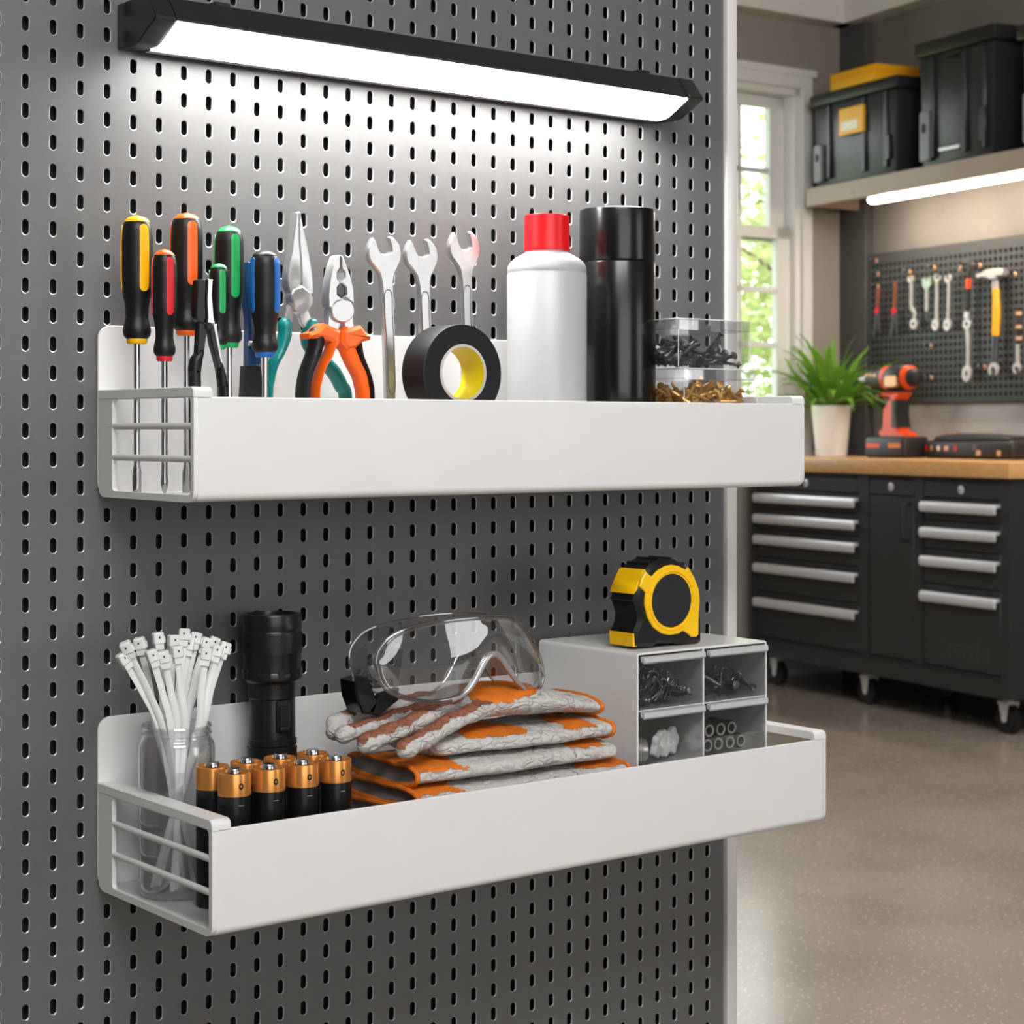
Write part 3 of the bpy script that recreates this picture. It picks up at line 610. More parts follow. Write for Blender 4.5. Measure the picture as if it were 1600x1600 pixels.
# ---- clear boxes of screws, stacked
def screw_bm(L, rh, rs):
    g = G().lathe([(0, 0), (rh*.5, 0), (rh, .0006), (rh*.95, .0011), (rs*1.1, .003), (rs, .0035)]+[(rs*(1.18 if i % 2 else .85), .0035+(L-.006)*i/12) for i in range(1, 13)]+[(0, L)], 8); return g
MT['latch'] = glass('frosted_latch', (.90, .905, .91), .10, .3, .35)
def clear_box(u0, u1, vt, vb, yf, yb, label, zbot=None):
    a = W(u0, vt, yf); b_ = W(u1, vt, yf); x0, x1 = a.x, b_.x; z1 = (a.z+b_.z)/2; z0 = zbot if zbot is not None else W(u0, vb, yf).z
    r = root('clear_box', label, 'box', ((x0+x1)/2, (yf+yb)/2, z0)); t = .0012
    lid = .011
    g = G(); zz = z1-lid+.002
    g.box(x0+.001, x1-.001, yf+.001, yb-.001, z0, z0+t).box(x0+.001, x1-.001, yf+.001, yf+.001+t, z0+t, zz).box(x0+.001, x1-.001, yb-.001-t, yb-.001, z0+t, zz).box(x0+.001, x0+.001+t, yf+.001+t, yb-.001-t, z0+t, zz).box(x1-.001-t, x1-.001, yf+.001+t, yb-.001-t, z0+t, zz)
    part('container', g, MT['clear'], r)
    g = G(); o = rrect(x0-.0006, x1+.0006, yf-.0006, yb+.0006, .002, 3); inn = rrect(x0+.0007, x1-.0007, yf+.0007, yb-.0007, .001, 3)
    g.prism(o, z1-t, z1, 'z', .0003).ring(o, inn, z1-lid, z1-t, 'z'); part('lid', g, MT['clearlid'], r)
    xm = (x0+x1)/2; part('latch', G().box(xm-.008, xm+.006, yf-.0022, yf-.0007, z1-lid-.001, z1-.0005), MT['latch'], r, (.0003, 1))
    for px_ in (x0, x1):
        part('corner_edge', G().tube([(px_, yf, z0+.0015), (px_, yf, z1-lid)], .0005, 6), MT['clearedge'], r)
    part('lid_edge', G().tube([(x0, yf-.0005, z1), (x1, yf-.0005, z1)], .0006, 6), MT['clearedge'], r)
    part('lid_edge', G().tube([(x0, yf, z1), (x0, yb, z1)], .0006, 6), MT['clearedge'], r)
    return (x0+.004, x1-.004, yf+.006, yb-.006, z0+t+.0008, z1-lid, r)
def fill(bx, n, L, rh, rs, material, name, label, cat, group, hf=.62, tilt=.5, bias=0):
    x0, x1, y0, y1, z0, z1 = bx[:6]; proto = None; H = (z1-z0)*hf
    for k in range(n):
        q = k/(n-1); fx = random.random(); prof = 1-abs(fx-.5)*1.1
        z = z0+rh+(H*prof-rh)*q*random.uniform(.7, 1)
        az = random.uniform(0, 2*pi); el = random.uniform(-tilt, tilt)*(.2+q)
        d = Vector((math.cos(az)*math.cos(el), math.sin(az)*math.cos(el)*.8, math.sin(el))).normalized()
        cx_ = x0+(x1-x0)*fx; cy_ = random.uniform(y0, y1); h = d*L/2
        cx_ = min(max(cx_, x0+abs(h.x)), x1-abs(h.x)) if x1-x0 > 2*abs(h.x) else (x0+x1)/2
        cy_ = min(max(cy_, y0+abs(h.y)), y1-abs(h.y)) if y1-y0 > 2*abs(h.y) else (y0+y1)/2
        z = max(z, z0+abs(h.z)+rh*.6); st = Vector((cx_, cy_, z))-h
        if proto is None:
            o = part(name, screw_bm(L, rh, rs), material); proto = o
        else:
            o = proto.copy(); C.objects.link(o)
        o.location = st; o.rotation_euler = d.to_track_quat('Z', 'Y').to_euler(); props(o, label, cat, group)
zlow = FU+.0575
hid = clear_box(1069, 1182, 640, 0, -.150, -.060, 'clear box at the bottom of the stack behind the tray front', FU)
# its lid meets the box above
LWR = clear_box(1069, 1182, 577, 0, -.150, -.055, 'clear lidded box of brass screws under the box of black screws', W(1069, 641, -.150).z+.0004)
zu = (W(1069, 577, -.150).z+W(1182, 577, -.150).z)/2
UPR = clear_box(1060, 1172, 500, 0, -.150, -.060, 'clear lidded box of black screws on top of the stack', zu+.0004)
fill(UPR, 85, .030, .0041, .0017, MT['screwblack'], 'screw', 'black screw heaped in the upper clear box', 'screw', 'black screws in the upper clear box', .95, .8)
fill(LWR, 100, .028, .0040, .0017, MT['brass'], 'screw', 'brass screw heaped in the lower clear box', 'screw', 'brass screws in the lower clear box', 1.0, .7)
# ================================================================== THINGS ON THE LOWER SHELF
# ---- glass jar with cable ties
y = -.070; q = pxm(276, y); jc = W(276, 1300, y); jx = jc.x; jz = FL
def jv(v): return W(276, v, y).z
r = root('jar', 'clear glass jar holding white cable ties at the left end of lower shelf', 'jar', (jx, y, jz)); R = .0325; Rn = .0288
zt, zs_ = jv(1131), jv(1158)
outp = [(0, jz), (R*.8, jz), (R*.93, jz+.002), (R, jz+.007), (R, zs_-.004), (R*.985, zs_-.001), (R*.93, zs_+.002), (Rn, zs_+.004), (Rn, zs_+.006), (Rn+.0014, zs_+.0075), (Rn, zs_+.009), (Rn, zt-.003), (Rn+.0012, zt-.0015), (Rn+.0005, zt), (Rn-.0018, zt), (Rn-.002, zt-.003), (Rn-.002, zs_+.004), (R*.90, zs_), (R-.0025, zs_-.005), (R-.0025, jz+.008), (R*.8, jz+.005), (0, jz+.005)]
part('glass', G().lathe(outp, 40, (jx, y, 0)), MT['jar'], r)
TIES = [(199, 1014), (194, 1031), (219, 1008), (247, 1000), (238, 1027), (257, 1029), (270.5, 1004), (277, 1021), (288, 994), (295, 1010), (306, 1000), (321, 1008), (322, 1025), (333, 1007), (339, 1020), (350, 1015)]
order = sorted(range(len(TIES)), key=lambda i: TIES[i][0])
ordn = ['farthest left', 'second from the left', 'third from the left', 'fourth from the left', 'fifth from the left', 'sixth from the left', 'seventh from the left', 'eighth from the left', 'eighth from the right', 'seventh from the right', 'sixth from the right', 'fifth from the right', 'fourth from the right', 'third from the right', 'second from the right', 'farthest right']
for rank, i in enumerate(order):
    u, v = TIES[i]; fr = (u-272)/78; yy = y+(-.012 if v > 1012 else .014)+random.uniform(-.004, .004)
    top = W(u, v, yy)
    k = W(276+fr*46, 1140, yy*.5+y*.5); neck = Vector((jx+max(-.021, min(.021, fr*.021)), y+(yy-y)*.9, zs_+.012))
    ang = random.uniform(0, 2*pi); bot = Vector((jx-fr*.018+random.uniform(-.005, .005), y-(yy-y)*.8+random.uniform(-.004, .004), FL+.0065))
    P = cr([top, top*.5+neck*.5+Vector((-fr*.002, 0, 0)), neck, neck*.45+bot*.55, bot], 6)
    rt = root('cable_tie', 'white nylon cable tie standing in the jar, its head '+ordn[rank], 'cable tie', tuple(bot), 0, 'white cable ties in the jar')
    fa = facing(top); upv = Vector((math.cos(fa+random.uniform(-.6, .6)), math.sin(fa), 0))
    n_ = len(P); part('strap', G().tube(P, [(.0030 if j < n_-8 else .0030-.0014*(j-n_+8)/7, .0008) for j in range(n_)], 8, up=upv), MT['nylon'], rt)
    d = (P[0]-P[2]).normalized(); h = G().prism(rrect(-.0037, .0037, -.0030, .0030, .0012, 3), -.003, .0052, 'z', .0009).box(-.003, .003, -.0022, .0022, -.0065, -.0028).box(-.0047, -.0034, -.0012, .0012, -.002, .002)
    X = upv.cross(d).normalized(); Y = d.cross(X); Mx = Matrix(((X.x, Y.x, d.x, top.x), (X.y, Y.y, d.y, top.y), (X.z, Y.z, d.z, top.z), (0, 0, 0, 1)))
    Mx = Mx @ Matrix.Scale(1.28, 4)
    hd = part('head', h.xf(Mx), MT['nylon'], rt)
    part('pawl_slot', G().box(-.0005, .0005, .0030, .00315, .0012, .0026).xf(Mx), MT['greyplastic'], hd)
# ---- flashlight
y = -.0425; c = W(425, 1100, y); q = pxm(425, y)
def fv(v): return W(425, v, y).z
r = root('flashlight', 'black ribbed flashlight standing head up behind the batteries', 'flashlight', (c.x, y, FL))
hr_ = 46*q; br = 38*q
def knurl(z0, z1, R, n=44, m=10):
    g = G()
    rows = []
    for i in range(m+1):
        z = z0+(z1-z0)*i/m; rows.append([((R+(.0006 if (i+j) % 2 else 0))*math.cos(2*pi*(j+.5*(i % 2))/n)+c.x, (R+(.0006 if (i+j) % 2 else 0))*math.sin(2*pi*(j+.5*(i % 2))/n)+y, z) for j in range(n)])
    return g.grid(rows, True)
part('body', G().lathe([(0, FL), (br*.95, FL), (br, FL+.002), (br, fv(1195)), (br*.97, fv(1163)), (br*1.02, fv(1161)), (br*1.02, fv(1153)), (br*.96, fv(1151)), (br*.95, fv(1090)), (br*1.0, fv(1088)), (br*1.0, fv(1068)), (br*1.05, fv(1064)), (0, fv(1064))], 44, (c.x, y, 0)), MT['blackmetal'], r)
part('head', G().lathe([(br*.9, fv(1066)), (br*1.06, fv(1064)), (hr_*.98, fv(1060)), (hr_, fv(1058)), (hr_, fv(1049)), (hr_*.97, fv(1047)), (hr_*.98, fv(1042)), (hr_*.98, fv(1022)), (hr_*1.0, fv(1020)), (hr_*1.0, fv(986)), (hr_*.98, fv(984)), (hr_*1.0, fv(981)), (hr_*1.0, fv(962)), (hr_*.97, fv(958.5)), (hr_*.86, fv(958)), (hr_*.84, fv(961)), (hr_*.5, fv(990)), (0, fv(992))], 48, (c.x, y, 0)), MT['blackmetal'], r)
part('knurled_ring', knurl(fv(1018), fv(988), hr_*1.0), MT['blackrubber'], r)
part('knurled_grip', knurl(fv(1240), fv(1166), br*1.0, 44, 22), MT['blackrubber'], r)
part('lens', G().lathe([(0, fv(963)), (hr_*.83, fv(963)), (hr_*.84, fv(961)), (0, fv(961))], 32, (c.x, y, 0)), MT['clear'], r)
for k in range(14):
    a = 2*pi*k/14; part('fin', G().box(hr_*.97, hr_*1.015, -.0025, .0025, fv(1058), fv(1043)).xf(Matrix.Translation((c.x, y, 0)) @ Matrix.Rotation(a, 4, 'Z')), MT['blackmetal'], r)
fa = facing(c)+math.radians(28); Mx = Matrix.Translation((c.x, y, 0)) @ Matrix.Rotation(fa, 4, 'Z')
sw = part('switch_plate', G().prism(rrect(-.0068, .0068, fv(1141), fv(1090), .002, 4), br*.8, br*1.02, 'x', .0006).xf(Mx), MT['blackmetal'], r)
part('slider', G().prism(rrect(-.0048, .0048, fv(1139), fv(1098), .0015, 4), br*1.0, br*1.10, 'x', .0006).xf(Mx), MT['blackrubber'], sw)
part('thumb_ridge', G().box(br*1.05, br*1.2, -.005, .005, fv(1137), fv(1130)).xf(Mx), MT['blackmetal'], sw, (.0008, 2))
# ---- batteries, two rows of four
us = [366, 420, 472.5, 524]; yF, yB = -.160, -.124; HB = .1165; RB = .0138
first = None
colnm = ['next to the jar', 'second from the jar', 'third from the jar', 'nearest the gloves']
for ri_, yy in enumerate((yF, yB)):
    for ci, u in enumerate(us):
        x = W(u, 1260, yF).x; lab = 'black battery with copper top, '+('front' if ri_ == 0 else 'rear')+' row '+colnm[ci]
        if first is None:
            first = root('battery', lab, 'battery', (x, yy, FL), 0, 'upright batteries on the lower shelf', False); zc = HB-.019
            part('casing', G().lathe([(0, 0), (RB*.9, 0), (RB, .0015), (RB, zc), (RB*.985, zc+.0002), (0, zc+.0002)], 32), MT['battblack'], first)
            tp = part('copper_top', G().lathe([(RB*.98, zc), (RB*1.004, zc+.0004), (RB*1.004, HB-.0012), (RB*.99, HB-.0004), (RB*.95, HB), (RB*.88, HB-.0002), (RB*.84, HB-.0022), (RB*.45, HB-.0022), (0, HB-.0022)], 32), MT['copper'], first)
            part('terminal', G().lathe([(RB*.42, HB-.0022), (RB*.41, HB+.0020), (RB*.35, HB+.0030), (0, HB+.0030)], 20), MT['chrome'], first)
            fa = facing(Vector((x, yy, 0)))+math.radians(24)
            def patch(a0, zc_, hw, hh, rad, n=14, inner=0):
                g = G()
                o_ = [(a0+hw/rad*math.cos(2*pi*j/n), zc_+hh*math.sin(2*pi*j/n)) for j in range(n)]
                i_ = [(a0+hw*inner/rad*math.cos(2*pi*j/n), zc_+hh*inner*math.sin(2*pi*j/n)) for j in range(n)]
                vs = [(rad*math.cos(a), rad*math.sin(a), z) for a, z in o_+i_]; return g.add(vs, [(j, (j+1) % n, n+(j+1) % n, n+j) for j in range(n)])
            part('mark', patch(fa, HB-.0100, .0021, .0027, RB*1.010, 16, .45), MT['battblack'], tp)
            part('dash_mark', G().box(RB*.995, RB*1.006, -.0022, .0022, zc-.0068, zc-.0063).xf(Matrix.Rotation(fa, 4, 'Z')), MT['steel'], first)
        else: dup(first, (x, yy, FL), None, lab)
# ---- gloves
def applymods(o):
    dg = bpy.context.evaluated_depsgraph_get(); dg.update(); me = bpy.data.meshes.new_from_object(o.evaluated_get(dg)); o.modifiers.clear(); o.data = me; return me
def glove_slab(label, x0, x1, y0, y1, z0, z1, seed, hemL, hemR, patches, group='folded work gloves on the lower shelf', res=2):
    """one flattened glove: a padded pocket from x0 to x1 with orange hems where the photo shows them"""
    r = root('work_glove', label, 'glove', ((x0+x1)/2, (y0+y1)/2, z0), 0, group)
    nx, na = 90*res, 40*res; rows = []; rx = random.Random(seed); of = Vector((seed*3.1, seed*1.7, seed))
    def sect(t):
        ed = 1.0
        if not hemL: ed = min(ed, math.sqrt(max(.0, 1-(max(0, .055-t)/.055)**2)))
        if not hemR: ed = min(ed, math.sqrt(max(.0, 1-(max(0, t-.955)/.045)**2)))
        return max(ed, .03)
    for i in range(nx+1):
        t = i/nx; x = x0+(x1-x0)*t; e = sect(t)
        yc = (y0+y1)/2+.004*math.sin(t*5+seed); hw = (y1-y0)/2*(1-.13*math.sin(t*pi+.4*seed)*.6)*(.55+.45*e); zc_ = (z0+z1)/2; hh = (z1-z0)/2*e
        row = []
        for j in range(na):
            a = 2*pi*j/na; ca, sa = math.cos(a), math.sin(a); ex = .6
            py = yc+hw*math.copysign(abs(ca)**.75, ca); pz = zc_+hh*math.copysign(abs(sa)**ex, sa)
            nv = noise.noise(Vector((x*55, py*70, pz*40))+of); n2 = noise.noise(Vector((x*22, py*20, 3))+of); n3 = noise.noise(Vector((x*150, py*110, pz*90))+of)
            d = .0016*nv+.0011*n3; py += math.copysign(1, ca)*abs(ca)*d; pz += (.0012*n2+abs(sa)*d*.6) if z0 < pz < z1 or True else 0
            row.append((x+.0012*noise.noise(Vector((py*60, pz*80, x*30))+of), py, min(max(pz, z0-.0006), z1+.0012)))
        rows.append(row)
    g = G().grid(rows, True)
    if not hemL: g.f.append(list(range(na))[::-1]); g.m.append(0)
    if not hemR: g.f.append([nx*na+j for j in range(na)]); g.m.append(0)
    shell = part('shell', g, MT['fabric'], r, sharp=80)
    # patches: offset copies of regions of the skin
    for (mat_, px0, px1, pa0, pa1) in patches:
        gg = G(); idx = {}
        for i in range(nx):
            for j in range(na):
                a = (j+.5)/na*360; t = (i+.5)/nx; wob = .03*noise.noise(Vector((i*.25/res, j*.35/res, seed)))+.02*noise.noise(Vector((i*.8/res, j*.9/res, seed*2)))
                aw = 90*wob*4
                if px0 < t+wob < px1 and pa0 < a+aw < pa1:
                    q = []
                    for (ii, jj) in ((i, j), (i, (j+1) % na), (i+1, (j+1) % na), (i+1, j)):
                        if (ii, jj) not in idx:
                            p_ = Vector(rows[ii][jj]); a_ = 2*pi*jj/na; nn = Vector((0, math.cos(a_)*.7, math.sin(a_))).normalized(); idx[(ii, jj)] = len(gg.v); gg.v.append(p_+nn*.0007)
                        q.append(idx[(ii, jj)])
                    gg.f.append(q); gg.m.append(0)
        if gg.f: part('patch', gg, mat_, r, sharp=80)
    for flag, i in ((hemL, 1), (hemR, nx-1)):
        if flag:
            path = [Vector(rows[0 if i == 1 else nx][j]) for j in range(na)]; part('hem', G().tube(path, .0024, 8, closed=True), MT['gorange'], r)
            ctr = sum(path, Vector())/na; s = -1 if i == 1 else 1
            gg = G(); gg.grid([[tuple(p_+Vector((s*.0012, 0, 0))) for p_ in path], [tuple(ctr+(p_-ctr)*.86+Vector((-s*.002, 0, 0))) for p_ in path], [tuple(ctr+Vector((-s*.005, 0, 0)))]*na], True)
            part('lining', gg, MT['ginner'], r, sharp=80)
    return r
yf = -.176
gx1 = W(930, 1100, -.15).x; gxl = W(655, 1200, yf).x; gxl2 = W(702, 1160, yf).x
lay = [W(930, v, -.15).z for v in (1088, 1119, 1153, 1186, 1215)]
H = lay[0]-lay[1]
O, Bn = MT['gorange'], MT['gbrown']
g2 = glove_slab('second glove from the top of the pile, rounded grey fingertip end in front', gxl2-.004, gx1+.003, -.172, -.066, lay[2]+.0015, lay[1]-.001, 2, False, True, [(O, .18, .5, 68, 150), (O, .74, .9, 88, 160)])
g3 = glove_slab('third glove from the top, orange hem curling open at its left end', gxl, gx1+.010, -.178, -.060, lay[3]+.0015, lay[2]+.0005, 3, True, False, [(O, -.1, .2, 76, 170), (Bn, .03, .3, 235, 268), (O, .48, .66, 230, 285), (O, .76, .93, 78, 150)])
g4 = glove_slab('fourth glove from the top, orange hem at both ends, just above tray edge', gxl-.004, gx1+.011, -.180, -.058, lay[4]+.0015, lay[3]+.0005, 5, True, True, [(O, -.1, .2, 70, 165), (Bn, .04, .3, 230, 300), (O, .46, .68, 225, 290), (O, .8, 1.1, 75, 150)])
g5 = glove_slab('lowest glove peeping out of the pile behind the last battery', gxl-.006, gx1+.006, -.178, -.056, lay[4]-.024, lay[4]+.0005, 8, True, True, [(O, -.1, .3, 60, 250)])
zb_ = lay[4]-.024; nb = 2; hb = (zb_-FL)/nb
for k in range(nb):
    glove_slab('grey work glove pressed flat at the bottom of the pile', gxl, gx1, -.176, -.058, FL+hb*k+.0006, FL+hb*(k+1)-.0004, 11+k, True, True, [], 'bottom gloves of the pile', 1)
# top glove: palm, cuff and four fingers fused into one skin
def top_glove():
    r = root('work_glove', 'top grey glove with brown finger pads, fingers spread, goggles on it', 'glove', ((gxl+gx1)/2, -.12, lay[1]), 0, 'folded work gloves on the lower shelf')
    g = G(); zt_ = lay[1]+.0005
    def fin(pts, ra, rb):
        P = cr([W(u, v, yy) for u, v, yy in pts], 6); n = len(P)
        R = [(ra*(1+.10*math.sin(i*1.4))*(.93+.14*i/n), rb*(1+.07*math.sin(i*1.4+1))) for i in range(n)]
        g.tube(P, R, 14, up=(0, 0, 1), rnd=True)
    fin([(633, 1171, -.172), (672, 1150, -.166), (720, 1122, -.158), (775, 1103, -.145), (830, 1098, -.135)], .0098, .0080)
    fin([(572, 1162, -.150), (620, 1142, -.146), (680, 1115, -.138), (740, 1102, -.125), (810, 1096, -.120)], .0098, .0085)
    fin([(537, 1148, -.118), (580, 1136, -.118), (640, 1116, -.112), (700, 1102, -.104), (780, 1094, -.100)], .0095, .0075)
    fin([(524, 1128, -.090), (575, 1112, -.090), (640, 1098, -.088), (710, 1092, -.085), (780, 1090, -.085)], .0095, .0075)
    fin([(522, 1144, -.096), (570, 1140, -.098), (630, 1128, -.098), (690, 1112, -.095), (740, 1105, -.092)], .0085, .007)
    # palm and cuff
    rows = []; na = 28; ps = [(735, 1108, .028, .011), (770, 1102, .044, .0135), (810, 1097, .050, .0145), (850, 1096, .050, .0135), (885, 1099, .047, .0105), (915, 1102, .046, .0090), (929, 1103, .046, .0088)]
    for u, v, hw, hh in ps:
        c_ = W(u, v, -.150); rows.append([(c_.x, -.115+hw*math.copysign(abs(math.cos(2*pi*j/na))**.8, math.cos(2*pi*j/na)), c_.z+hh*math.sin(2*pi*j/na)) for j in range(na)])
    g.grid(rows, True); g.f.append(list(range(len(g.v)-na, len(g.v)))); g.m.append(0); g.f.append(list(range(len(g.v)-na*len(ps), len(g.v)-na*(len(ps)-1)))[::-1]); g.m.append(0)
    o = part('shell', g, MT['fabric'], r, sharp=180)
    m = o.modifiers.new('r', 'REMESH'); m.mode = 'VOXEL'; m.voxel_size = .0017; m2 = o.modifiers.new('s', 'SMOOTH'); m2.iterations = 5; m2.factor = .6
    me = applymods(o); me.materials.clear(); me.materials.append(MT['fabric'])
    base = Vector(r.location)
    for v in me.vertices:
        p_ = v.co+base; d = .0009*noise.noise(p_*75)+.0008*noise.noise(Vector((p_.x*190, p_.y*90, p_.z*60))); v.co += v.normal*d
    # pads on the fingers and back of the hand
    def inside(p_):
        u_, v_ = p_.x, p_.y
        return u_, v_
    def pathdist(p_, pts):
        best = 9; tt = 0
        for k in range(len(pts)-1):
            a, b = pts[k], pts[k+1]; ab = b-a; t = max(0, min(1, (p_-a).dot(ab)/ab.length_squared)); d = (p_-(a+ab*t)).length
            if d < best: best = d; tt = k+t
        return best, tt
    F = [[(622, 1166, -.174), (672, 1140, -.166), (720, 1112, -.158), (762, 1096, -.148)], [(566, 1152, -.152), (620, 1132, -.148), (680, 1105, -.138), (716, 1092, -.130)], [(552, 1136, -.120), (600, 1120, -.116), (660, 1100, -.11), (720, 1088, -.105)], [(540, 1118, -.092), (590, 1102, -.09), (650, 1090, -.088), (705, 1084, -.087)]]
    FP = [[Vector((q.x, q.y)) for q in (W(*k) for k in f_)] for f_ in F]
    hand = Vector((W(782, 1085, -.135).x, -.132))
    A, B, Cc = G(), G(), G(); ia, ib, ic = {}, {}, {}
    for p_ in me.polygons:
        c_ = p_.center+base; nz = p_.normal.z; c2 = Vector((c_.x, c_.y)); wob = .0016*noise.noise(c_*160)
        if nz > .25:
            sel = None
            for f_ in FP:
                d, tt = pathdist(c2, f_)
                if d+wob < .0052+.0008*tt: sel = (A, ia)
            e = ((c2.x-hand.x)/.040)**2+((c2.y-hand.y)/.030)**2
            if e+wob*120 < 1 and nz > .3: sel = (B, ib)
            if c_.x > W(890, 1090, -.12).x and c_.y > -.112+wob*4 and nz > .3: sel = (Cc, ic)
        else: sel = None
        if sel:
            gg, ix = sel; q = []
            for vi in p_.vertices:
                if vi not in ix: ix[vi] = len(gg.v); gg.v.append(me.vertices[vi].co+base+me.vertices[vi].normal*.0007)
                q.append(ix[vi])
            gg.f.append(q); gg.m.append(0)
    if A.f: part('finger_pad', A, Bn, r, sharp=80, recalc=False)
    if Cc.f: part('cuff_patch', Cc, O, r, sharp=80, recalc=False)
    if B.f: part('back_patch', B, O, r, sharp=80, recalc=False)
    me.polygons.foreach_set('use_smooth', [True]*len(me.polygons))
    c_ = W(929, 1103, -.150); part('hem', G().tube([(c_.x, -.115+.046*math.copysign(abs(math.cos(2*pi*j/na))**.8, math.cos(2*pi*j/na)), c_.z+.0085*math.sin(2*pi*j/na)) for j in range(na)], .0026, 8, closed=True), O, r)
top_glove()
# ---- goggles
def goggles():
    y0 = -.158
    def P2(a, b): q = W(526+a/4.444, 940+b/4.444, y0); return (q.x, q.z)
    top = [(345, 430), (352, 370), (372, 325), (410, 270), (460, 230), (540, 192), (700, 148), (880, 120), (1080, 108), (1220, 118), (1320, 180), (1400, 280), (1455, 360), (1490, 440), (1506, 530)]
    bot = [(345, 430), (350, 500), (375, 580), (430, 640), (520, 680), (640, 700), (760, 690), (850, 655), (925, 590), (975, 505), (1015, 425), (1055, 376), (1098, 362), (1140, 385), (1205, 470), (1270, 560), (1330, 620), (1395, 644), (1450, 625), (1490, 585), (1506, 530)]
    loop2 = cr2(top+bot[::-1][1:-1], 4)
    loop = [P2(*p_) for p_ in loop2]
    xc = sum(p_[0] for p_ in loop)/len(loop); zc_ = sum(p_[1] for p_ in loop)/len(loop)
    def bend(x, z, off=0, sc=1): 
        dx = (x-xc)*sc; return Vector((xc+dx, y0+1.7*dx*dx+off, zc_+(z-zc_)*sc))
    zmin = min(p_[1] for p_ in loop)
    r = root('safety_goggles', 'clear safety goggles with a black strap clip lying on the top glove', 'goggles', (xc, y0+.03, zmin))
    tc = cr2(top, 4, False); bc = cr2(bot, 4, False); tc = [P2(*p_) for p_ in tc]; bc = [P2(*p_) for p_ in bc]
    def at(cv, x):
        for (a, b), (c_, d) in zip(cv, cv[1:]):
            if a <= x <= c_ and c_ > a: return b+(d-b)*(x-a)/(c_-a)
        return cv[-1][1] if x > cv[-1][0] else cv[0][1]
    xa_, xb_ = max(tc[0][0], min(p_[0] for p_ in bc))+.0005, tc[-1][0]-.0005
    N, Mv = 60, 8
    rows = [[bend(xa_+(xb_-xa_)*i/N, at(bc, xa_+(xb_-xa_)*i/N)+(at(tc, xa_+(xb_-xa_)*i/N)-at(bc, xa_+(xb_-xa_)*i/N))*j/Mv, -.004*math.sin(pi*j/Mv)) for j in range(Mv+1)] for i in range(N+1)]
    part('lens', G().grid(rows), MT['goggle'], r)
    fr = part('frame', G().tube([bend(x, z, .0004) for x, z in loop], .0021, 10, closed=True), MT['goggleframe'], r)
    part('front_bead', G().tube([bend(x, z, -.0016, .965) for x, z in loop], .0007, 6, closed=True), MT['goggleframe'], fr)
    rws = [[bend(x, z, o_, s) for x, z in loop] for o_, s in ((.001, 1.0), (.008, 1.018), (.016, 1.02), (.030, 1.0), (.040, 1.02))]
    zfl = lay[0]-.004
    part('skirt', G().grid(rws, True), MT['goggle'], r)
    part('skirt_rim', G().tube(rws[-1], .0011, 8, closed=True), MT['goggleframe'], fr)
    nb_ = [P2(*p_) for p_ in cr2([(800, 690), (870, 650), (930, 590), (978, 505), (1018, 425), (1055, 380), (1098, 366), (1140, 388), (1205, 470), (1270, 556), (1335, 612)], 4, False)]
    part('nose_bridge', G().tube([bend(x, z, -.0008) for x, z in nb_], [.0018+.0016*math.sin(pi*i/(len(nb_)-1)) for i in range(len(nb_))], 12), MT['nosebridge'], r)
    # strap clip at the left end, strap running back inside
    a = bend(loop[0][0], loop[0][1]); 
    c1 = W(580, 1082, -.122)
    g = G().prism([(c1.x-.017, c1.z+.011), (c1.x-.003, c1.z+.014), (c1.x+.008, c1.z-.010), (c1.x+.003, c1.z-.020), (c1.x-.009, c1.z-.018), (c1.x-.015, c1.z-.004)], -.122, -.096, 'y', .0015); part('strap_clip', g, MT['blackgloss'], r)
    c2_ = W(606, 1092, -.125); g = G().prism([(c2_.x-.019, c2_.z-.010), (c2_.x-.004, c2_.z+.004), (c2_.x+.015, c2_.z+.008), (c2_.x+.014, c2_.z-.003), (c2_.x-.008, c2_.z-.015)], -.122, -.112, 'y', .001); part('strap', g, MT['blackrubber'], r)
    c3 = W(582, 1058, -.12); part('side_arm', G().prism([(c3.x-.009, c3.z), (c3.x+.03, c3.z+.028), (c3.x+.036, c3.z+.022), (c3.x+.03, c3.z-.012), (c3.x+.004, c3.z-.008)], -.118, -.100, 'y', .001), MT['goggle'], r)
MT['nosebridge'] = mat('grey_translucent_bridge', (185, 186, 188), .12, .55, .03, coat=.5)
goggles()
# ---- drawer organiser
MT['orgwhite'] = mat('white_organiser', (226, 226, 224), .22, 0, .01)
yf = -.166; a = W(995, 1020, yf); b_ = W(1198, 1001, yf); x0, x1 = a.x, b_.x; zt = (a.z+b_.z)/2
ks = [W(842, 998, yy/1000) for yy in range(-100, 0)]
yb = min(ks, key=lambda p_: abs(p_.x-x0)).y
DR = root('drawer_organiser', 'white plastic organiser with four small clear drawers under the tape measure', 'drawer unit', ((x0+x1)/2, (yf+yb)/2, FL))
t = .0022
g = G(); o = rrect(x0, x1, FL, zt, .004, 4); inn = rrect(x0+t, x1-t, FL+t, zt-t, .0015, 4)
g.ring(o, inn, yf, yb, 'y'); part('body', g, MT['orgwhite'], DR)
part('back', G().box(x0+.001, x1-.001, yb-.003, yb-.0005, FL+.001, zt-.001), MT['orgwhite'], DR)
xm = (x0+x1)/2; zr = [zt-t-.0008, W(1100, 1099, yf).z, W(1100, 1186, yf).z]
part('divider', G().box(xm-.0012, xm+.0012, yf+.0004, yb-.004, zr[2]-.002, zt-t), MT['orgwhite'], DR)
part('shelf_board', G().box(x0+t, x1-t, yf+.002, yb-.004, zr[1]-.0008, zr[1]+.0004), MT['orgwhite'], DR)
part('plinth', G().box(x0+t, x1-t, yf+.001, yb-.004, FL+t, zr[2]-.0006), MT['orgwhite'], DR)
DB = {}
